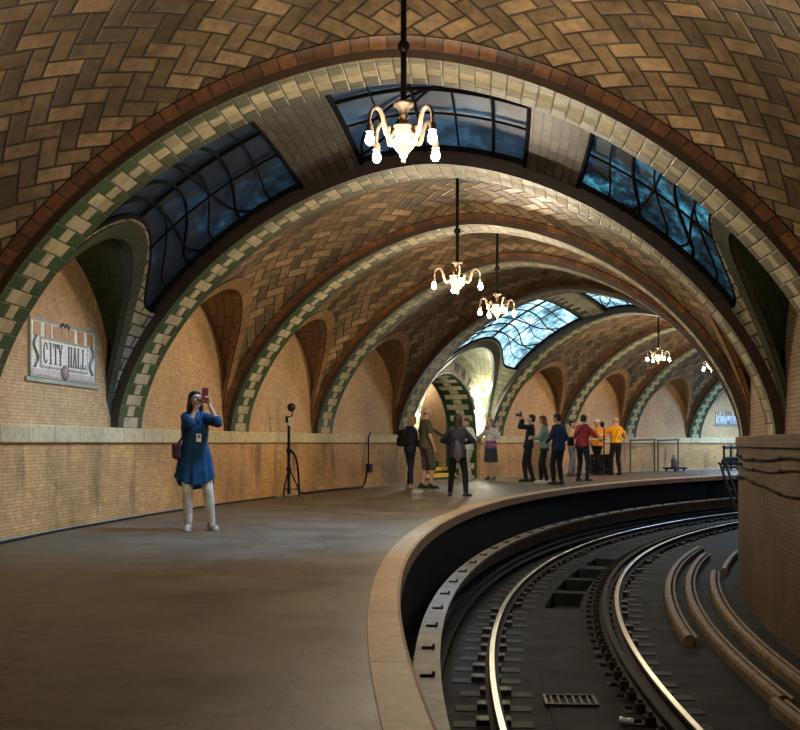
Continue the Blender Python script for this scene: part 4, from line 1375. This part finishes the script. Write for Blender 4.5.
        weld(m, 'hair', cloth(col, .55), root, .0085*s, 2)
        if kind == 'cap_':
            pass
    root.pass_index = 0
    J['s'] = s; J['hp'] = hp; J['HR'] = HR; J['tors'] = tors; J['root'] = root; J['hc'] = hc
    return root, J
bpy.context.view_layer.update()
def world(root, p):
    """a point in the person's local axes to world"""
    a = root.rotation_euler.z
    return Vector(root.location) + Matrix.Rotation(a, 3, 'Z') @ Vector(p)
def held(name, mb, mat, root, lab, cat):
    """a thing carried by a person: built in their axes, but its own top-level object"""
    vs_ = [Vector(p) for p in mb.v]
    c = sum(vs_, V(0, 0, 0))/len(vs_)
    mb.v = [tuple(p - c) for p in vs_]
    o = mb.build(name, mat if isinstance(mat, list) else [mat])
    o.location = world(root, c); o.rotation_euler = (0, 0, root.rotation_euler.z)
    return tag(o, lab, cat)
def sub(o, root, name, mb, mat):
    """child piece of a held thing, given in the person's axes"""
    c = Matrix.Rotation(-root.rotation_euler.z, 3, 'Z') @ (Vector(o.location) - Vector(root.location))
    mb.v = [tuple(Vector(p) - c) for p in mb.v]
    return mb.build(name, mat if isinstance(mat, list) else [mat], o)
M['blackplastic'] = simple('black_plastic', (.015, .015, .017), .35, bump=0)
M['maroon'] = simple('maroon_leather', (.045, .012, .020), .5)
M['phonered'] = simple('red_phone_case', (.20, .03, .035), .4)
M['hiband'] = simple('pale_reflective_band', (.75, .72, .55), .4)
M['hiyellow'] = simple('yellow_reflective_band', (.80, .62, .06), .5)

# 1. the woman in the blue tunic photographing with a phone
r1, J1 = person('woman in a blue denim tunic and white trousers photographing with her phone, nearest the camera', 195, 530.5, 1.59, 165,
    wrists=((-.01, .24, 1.525), (-.15, .25, 1.54)), poles=((.30, .25, -.9), (-.42, .15, -.85)), feet=((.085, .03, 10), (-.20, -.02, -16)), hip=(.0, 0), head=(-20, 8), skin=TAN,
    hand=(((-.30, .25, .95), (-.5, .8, 0), .9), ((.30, .15, .95), (.5, .8, 0), .9, -1)),
    top=('tunic', (.012, .052, .115), 'elbow', .60, 1.08), bottom=('trousers', (.66, .60, .50)), shoes=((.45, .36, .26), (.6, .55, .45)), hair=('long', (.022, .014, .012)), vox=.0095, fine=True)
def rope(mb, pts, r, n=6):
    out = []; k = len(pts)
    for i in range(k-1):
        p0, p1, p2, p3 = [Vector(pts[max(0, min(k-1, i+q))]) for q in (-1, 0, 1, 2)]
        for q in range(7):
            u = q/7
            out.append(.5*((2*p1) + (p2-p0)*u + (2*p0-5*p1+4*p2-p3)*u*u + (3*p1-p0-3*p2+p3)*u**3))
    out.append(Vector(pts[-1])); mb.tube(out, r, n)
s1 = J1['s']
b = MB(); b.box(V(-.10, .315, 1.66)*s1, (.080*s1, .010, .150*s1), Matrix.Rotation(.25, 3, 'Z') @ Matrix.Rotation(-.2, 3, 'X'), bev=.004)
ph = held('phone', b, M['phonered'], r1, 'red-cased phone held up by the woman in the blue tunic', 'phone')
b = MB(); b.box(V(-.085, .332, 1.70)*s1, (.022, .006, .026), bev=.003); sub(ph, r1, 'camera_bump', b, M['blackplastic'])
b = MB(); b.box(V(.225, .05, .97)*s1, (.10*s1, .28*s1, .19*s1), bev=.03)
bg = held('handbag', b, M['maroon'], r1, 'dark maroon crossbody bag on the hip of the woman in the blue tunic', 'bag')
b = MB(); b.box(V(.228, .05, 1.022)*s1, (.106*s1, .286*s1, .09*s1), bev=.02); sub(bg, r1, 'flap', b, M['maroon'])
b = MB(); rope(b, [V(.215, .07, 1.05)*s1, V(.165, .14, 1.14)*s1, V(.02, .142, 1.30)*s1, V(-.07, .10, 1.40)*s1, V(-.09, .02, 1.46)*s1, V(-.06, -.10, 1.40)*s1, V(.08, -.135, 1.22)*s1, V(.2, -.06, 1.05)*s1], .007); sub(bg, r1, 'strap', b, M['maroon'])
b = MB(); b.box(V(-.035, .150, 1.135)*s1, (.062*s1, .006, .10*s1), Matrix.Rotation(.05, 3, 'X'), bev=.002)
bd = held('badge', b, M['white_paper'], r1, 'white badge on a lanyard worn by the woman in the blue tunic', 'badge')
b = MB(); b.box(V(-.035, .1545, 1.15)*s1, (.028*s1, .003, .035*s1)); sub(bd, r1, 'badge_picture', b, M['sgn_rose'])
b = MB(); rope(b, [V(-.035, .152, 1.19)*s1, V(-.055, .150, 1.30)*s1, V(-.075, .085, 1.43)*s1, V(-.05, -.02, 1.475)*s1, V(.05, -.02, 1.475)*s1, V(.05, .085, 1.43)*s1, V(.0, .150, 1.28)*s1, V(-.032, .154, 1.19)*s1], .005); sub(bd, r1, 'lanyard', b, cloth((.02, .05, .22)))
# glasses and collar belong to her figure
hp = J1['hp']; b = MB()
for k in (1, -1):
    b.tube([hp(k*.031 + .020*math.cos(t), .090, .008 + .015*math.sin(t)) for t in np.linspace(0, 2*PI, 15)], .0024, 5)
    b.tube([hp(k*.051, .088, .010), hp(k*.074, .03, .012), hp(k*.078, -.01, .008)], .0022, 5)
b.tube([hp(-.011, .094, .01), hp(.011, .094, .01)], .0022, 5)
b.build('glasses', [M['chrome']], r1)
t_ = J1['tors']; b = MB()
for k in (1, -1):
    pts = [V(k*.062, -.02, 1.47), V(k*.055, .055, 1.455), V(k*.012, .118, 1.36)]
    q = [V(k*.085, -.02, 1.435), V(k*.095, .065, 1.405), V(k*.045, .122, 1.33)]
    b.grid([[p*s1 for p in pts], [p*s1 + V(0, .012, .004) for p in q]])
b.build('collar', [cloth((.014, .060, .13))], r1)

DOWN = ((.235, .03, .87), (-.235, .03, .87))
# 2. woman with a backpack
r2, J2 = person('blonde woman in a dark jacket with a black backpack, leftmost of the far group', 410, 488.2, 1.62, 62,
    wrists=((.10, .26, 1.02), (-.10, .26, 1.00)), poles=((.6, -.7, -.4), (-.6, -.7, -.4)), head=(0, -14), lean=.05, top=('jacket', (.030, .030, .040), 'long', .84), bottom=('trousers', (.022, .032, .055)), shoes=((.35, .28, .2), (.4, .36, .3)), hair=('bob', (.36, .22, .10)))
s = J2['s']; b = MB(); b.box(V(.0, -.20, 1.17)*s, (.28*s, .15*s, .40*s), bev=.05)
bp = held('backpack', b, cloth((.012, .012, .014)), r2, 'black backpack worn by the blonde woman on the left of the group', 'backpack')
for k in (1, -1):
    b = MB(); rope(b, [V(k*.10, -.14, 1.36)*s, V(k*.105, -.02, 1.44)*s, V(k*.11, .10, 1.36)*s, V(k*.13, .12, 1.20)*s, V(k*.15, .02, 1.05)*s, V(k*.12, -.14, 1.02)*s], .016); sub(bp, r2, 'shoulder_strap', b, cloth((.012, .012, .014)))
b = MB(); b.box(V(.0, -.285, 1.09)*s, (.22*s, .04*s, .18*s), bev=.018); sub(bp, r2, 'front_pocket', b, cloth((.02, .02, .022)))
# 3. man in olive shirt and shorts
r3, J3 = person('balding man in an olive T-shirt and grey shorts standing in profile by the stair arch', 426, 489.2, 1.77, 68, male=True, skin=PINK,
    wrists=((.255, .07, .88), (-.25, .10, .90)), feet=((.10, .06, 4), (-.10, -.05, -4)), head=(0, -4), top=('shirt', (.105, .105, .062), 'short', .84, 1.08), bottom=('shorts', (.090, .088, .088), 1.08), shoes=((.03, .025, .022), (.30, .27, .2)), hair=('bald', (.34, .22, .15)))
# 4. dark-haired woman seen from behind
r4, J4 = person('dark-haired woman seen from behind in a navy top and black trousers, feet apart', 457.5, 497.2, 1.545, 12,
    wrists=((.12, .22, 1.10), (-.14, .20, 1.08)), poles=((.9, -.3, -.4), (-.9, -.3, -.4)), feet=((.17, .0, 30), (-.16, .03, -6)), head=(10, -8), top=('cardigan', (.030, .034, .052), 'long', .80, 1.05), bottom=('trousers', (.016, .016, .018)), shoes=((.04, .04, .04), (.65, .62, .55)), hair=('bob', (.030, .020, .016)))
s = J4['s']; b = MB()
loft(b, [(V(.03, -.165, .74)*s, .04*s, .02*s, 0), (V(.03, -.165, .86)*s, .10*s, .025*s, 0), (V(.02, -.15, 1.05)*s, .06*s, .022*s, 0), (V(.0, -.13, 1.16)*s, .03*s, .02*s, 0)])
held('tied_scarf', b, cloth((.10, .095, .135)), r4, 'grey-violet cloth hanging behind the waist of the woman seen from behind', 'scarf')
# 5. pale figure behind her
r5, J5 = person('person in a white hooded top and pale trousers half hidden behind the woman in navy', 467.5, 480.6, 1.66, 205,
    wrists=((.12, .20, 1.12), (-.10, .22, 1.16)), head=(10, -8), top=('hoodie', (.62, .60, .58), 'long', .84, 1.05), bottom=('trousers', (.52, .46, .38)), shoes=((.5, .48, .44),), hair=('short', (.03, .02, .018)), skin=TAN)
# 6. woman in a skirt
r6, J6 = person('blonde woman in a dark knee-length skirt and white cardigan photographing with raised hands', 491, 480.2, 1.66, 208,
    wrists=((.08, .26, 1.36), (-.10, .25, 1.34)), poles=((.8, -.2, -.7), (-.8, -.2, -.7)), feet=((.08, .03, 4), (-.08, -.02, -4)), head=(4, -10),
    hand=(((-.3, .2, .9), (-.5, .8, 0), .8), ((.3, .2, .9), (.5, .8, 0), .8, -1)),
    top=('cardigan', (.62, .56, .52), 'long', .96), bottom=('skirt', (.045, .042, .060), .50), shoes=((.03, .03, .035), (.6, .58, .55)), hair=('bob', (.30, .17, .08)))
s = J6['s']; b = MB(); loft(b, [(V(0, .0, .88)*s, .180*s, .142*s, 0), (V(0, 0, 1.0)*s, .168*s, .132*s, 0), (V(0, 0, 1.10)*s, .150*s, .120*s, 0)])
weld(b, 'sweater_waist', cloth((.26, .09, .22)), r6, .012, 2)
b = MB(); b.box(V(-.0, .315, 1.45)*s, (.16*s, .012, .08*s), bev=.004); held('phone', b, M['blackplastic'], r6, 'phone held up by the woman in the dark skirt', 'phone')
b = MB()
for k in (1, -1): capsule(b, V(k*.08, .0, .12)*s, V(k*.08, .0, .34)*s, .044*s, .058*s)
for k in (1, -1): pass
# 7. photographer with raised camera
r7, J7 = person('person in a dark navy jacket raising a camera, leftmost of the middle trio', 531, 481.8, 1.74, 282, male=True,
    wrists=((.10, .20, 1.57), (-.12, .24, 1.56)), poles=((.8, .1, -.8), (-.8, .1, -.8)), feet=((.12, -.04, 10), (-.10, .12, -8)), lean=-.14, hip=(0, .06), head=(0, 12),
    hand=(((-.4, .5, .8), (-.7, .5, 0), .9), ((.4, .5, .8), (.7, .5, 0), .9, -1)),
    top=('jacket', (.016, .020, .032), 'long', .86, 1.02), bottom=('trousers', (.020, .020, .024)), shoes=((.02, .018, .016),), hair=('short', (.03, .022, .018)))
s = J7['s']; b = MB(); b.box(V(0, .26, 1.70)*s, (.14*s, .07*s, .10*s), bev=.015)
cm = held('camera', b, M['blackplastic'], r7, 'black camera held up by the person in the navy jacket', 'camera')
b = MB(); b.lathe([(0, 0), (.036, 0), (.040, .03), (.038, .09), (.034, .09), (.03, .08), (0, .08)], c=V(0, .295, 1.695)*s, n=16, M=Matrix.Rotation(-PI/2, 3, 'X')); sub(cm, r7, 'lens', b, M['blackplastic'])
b = MB(); b.box(V(0, .255, 1.765)*s, (.05*s, .05*s, .035*s), bev=.006); sub(cm, r7, 'viewfinder', b, M['blackplastic'])
# 8. woman in sage jacket
r8, J8 = person('auburn-haired woman in a sage green jacket and white sneakers in the middle trio', 544.5, 483.7, 1.68, 285,
    wrists=((.06, .26, 1.16), (-.14, .30, 1.14)), poles=((.7, -.6, -.5), (-.7, -.6, -.5)), feet=((.09, .09, 6), (-.10, -.08, -6)), head=(-14, -10), top=('jacket', (.22, .28, .25), 'long', .88, 1.04), bottom=('trousers', (.018, .018, .020)), shoes=((.62, .62, .60), (.7, .7, .68)), hair=('bob', (.13, .055, .03)))
# 9. man in navy
r9, J9 = person('dark-haired man in a blue jacket, rightmost of the middle trio', 558.5, 485.0, 1.70, 325, male=True, skin=TAN,
    wrists=((.20, .20, .98), (-.18, .22, 1.02)), feet=((.10, .0, 8), (-.12, .03, -10)), head=(-28, -6), top=('jacket', (.018, .034, .095), 'long', .82, 1.05), bottom=('trousers', (.016, .016, .022)), shoes=((.03, .028, .026), (.2, .18, .16)), hair=('short', (.022, .018, .016)))
# 10. person in red
r10, J10 = person('person in a red jacket carrying a dark shoulder bag', 582.5, 481.6, 1.74, 42, male=True,
    wrists=((.12, .28, 1.22), (-.10, .28, 1.20)), poles=((.8, -.4, -.5), (-.8, -.4, -.5)), feet=((.09, .08, 12), (-.10, -.04, 0)), head=(6, -8), lean=.04, top=('jacket', (.42, .045, .055), 'long', .90, 1.06), bottom=('trousers', (.028, .036, .058)), shoes=((.03, .028, .028), (.45, .42, .38)), hair=('short', (.03, .020, .018)))
s = J10['s']; b = MB(); b.box(V(-.25, -.15, 1.02)*s, (.15*s, .36*s, .24*s), Matrix.Rotation(.5, 3, 'Z'), bev=.05)
bg = held('shoulder_bag', b, cloth((.020, .020, .028)), r10, 'dark bag slung at the side of the person in red', 'bag')
b = MB(); rope(b, [V(-.20, -.02, 1.10)*s, V(-.05, .16, 1.24)*s, V(.10, .10, 1.40)*s, V(.11, -.02, 1.455)*s, V(.05, -.13, 1.36)*s, V(-.12, -.18, 1.14)*s], .014); sub(bg, r10, 'strap', b, cloth((.020, .020, .028)))
# 11. person in an orange vest and jeans behind red
r11, J11 = person('person in a yellow top and blue jeans partly hidden behind the red jacket', 571.5, 475.6, 1.70, 120,
    wrists=((.14, .22, 1.06), (-.14, .22, 1.06)), top=('shirt', (.50, .32, .16), 'short', .88, 1.04), bottom=('trousers', (.15, .18, .24)), shoes=((.10, .09, .08),), hair=('short', (.04, .025, .02)), skin=TAN)
s = J11['s']; b = MB(); b.box(V(-.03, .24, .98)*s, (.36*s, .16*s, .15*s), bev=.05)
wb = held('yellow_bag', b, cloth((.72, .42, .03)), r11, 'yellow waist bag beside the person in red', 'bag')
b = MB(); rope(b, [V(-.18, .2, 1.0)*s, V(-.2, .02, 1.02)*s, V(0, -.15, 1.03)*s, V(.19, .02, 1.02)*s, V(.13, .2, 1.0)*s], .014); sub(wb, r11, 'belt', b, cloth((.5, .3, .03)))
# 12. worker in hi-vis vest
def vest_bands(J, root, zs_, mat, wide=.022, puff=1.14):
    s = J['s']
    for z in zs_:
        b = MB(); c = J['tors'](z); rows = []
        rx = .150 + .018*max(0, (z-1.08))/.17
        for k in range(33):
            a = 2*PI*k/32
            p = V(c.x + rx*puff*1.05*math.cos(a), c.y + .120*puff*1.06*math.sin(a), z)
            rows.append([(p + V(0, 0, -wide))*s, (p + V(0, 0, wide))*s])
        b.grid(rows); b.build('reflective_band', [mat], root)
r12, J12 = person('person in an orange safety vest and pale cap, behind the red jacket', 597, 475.2, 1.73, 188, male=True, skin=TAN,
    wrists=((.20, .16, 1.0), (-.14, .22, 1.12)), top=('safety_vest', (.85, .30, .04), 'short', .90, 1.1), bottom=('trousers', (.014, .014, .016)), shoes=((.02, .02, .02),), hair=('short', (.02, .016, .014)), head=(20, 0))
vest_bands(J12, r12, (1.10, 1.24), M['hiband'])
b = MB(); hp = J12['hp']; s = J12['s']
b.ell(hp(0, -.01, .065), [.088*s, .100*s, .065*s]); capsule(b, hp(0, .07, .062), hp(0, .15, .052), .055*s, .045*s, flat=((0, 0, 1), .2))
weld(b, 'cap', cloth((.62, .60, .58)), r12, .01, 2)
# 13. man in orange jacket
r13, J13 = person('bald man in a bright orange safety jacket with yellow bands, rightmost of the group', 616, 475.0, 1.80, 338, male=True, skin=PINK,
    wrists=((.26, .06, .92), (-.20, .30, 1.28)), poles=((.7, -.7, -.3), (-.9, -.2, -.6)), feet=((.12, -.02, 10), (-.12, .04, -10)), head=(-16, 2), top=('safety_jacket', (.88, .33, .015), 'short', .95, 1.14), bottom=('trousers', (.020, .018, .018), 1.06), shoes=((.02, .018, .016),), hair=('bald', (.40, .25, .18)))
vest_bands(J13, r13, (1.02,), M['hiyellow'], .025, 1.16)
s = J13['s']
for sx in (-1, 1):
    b = MB(); path = []
    for i in range(12):
        f = i/11; z = 1.05 + .36*f
        path.append(V(sx*(-.10 + .20*f), J13['tors'](z).y - .148 + .02*abs(f-.5) + .03*max(0, f-.75), z)*s)
    b.tube(path, .018, 6); b.build('cross_band', [M['hiyellow']], r13)
# microphone stand and black case beside the man in orange
mp = V(204/1000*30.8, 30.8, 0)
ms = empty('microphone_stand', mp, 0, label='black microphone stand between the two people in orange', cat='microphone stand')
b = MB(); b.tube([(0, 0, .03), (0, 0, 1.45)], .022, 8); b.build('pole', [M['black']], ms)
for q in range(3):
    a = 2*PI*q/3 + .3; b = MB(); b.tube([(0, 0, .30), (.24*math.cos(a), .24*math.sin(a), .015)], .016, 6); b.build('leg', [M['black']], ms)
b = MB(); b.tube([(0, 0, 1.45), (-.05, -.02, 1.52)], .018, 6); b.ell((-.06, -.03, 1.58), (.07, .06, .09)); b.build('microphone', [M['black']], ms)
b = MB(); b.box((0, 0, .33), (.62, .35, .64), bev=.04); k = b.build('equipment_case', [M['black']]); k.location = V(200.5/1000*32.0, 32.0, 0.0); tag(k, 'black equipment case standing on the platform behind the microphone stand', 'case')
b = MB(); b.tube([(-.12, 0, .65), (-.12, 0, .71), (.12, 0, .71), (.12, 0, .65)], .016, 6); b.build('handle', [M['black']], k)
for x in (-.22, .22):
    b = MB(); b.box((x, -.178, .50), (.06, .012, .08), bev=.004); b.build('latch', [M['chrome']], k)
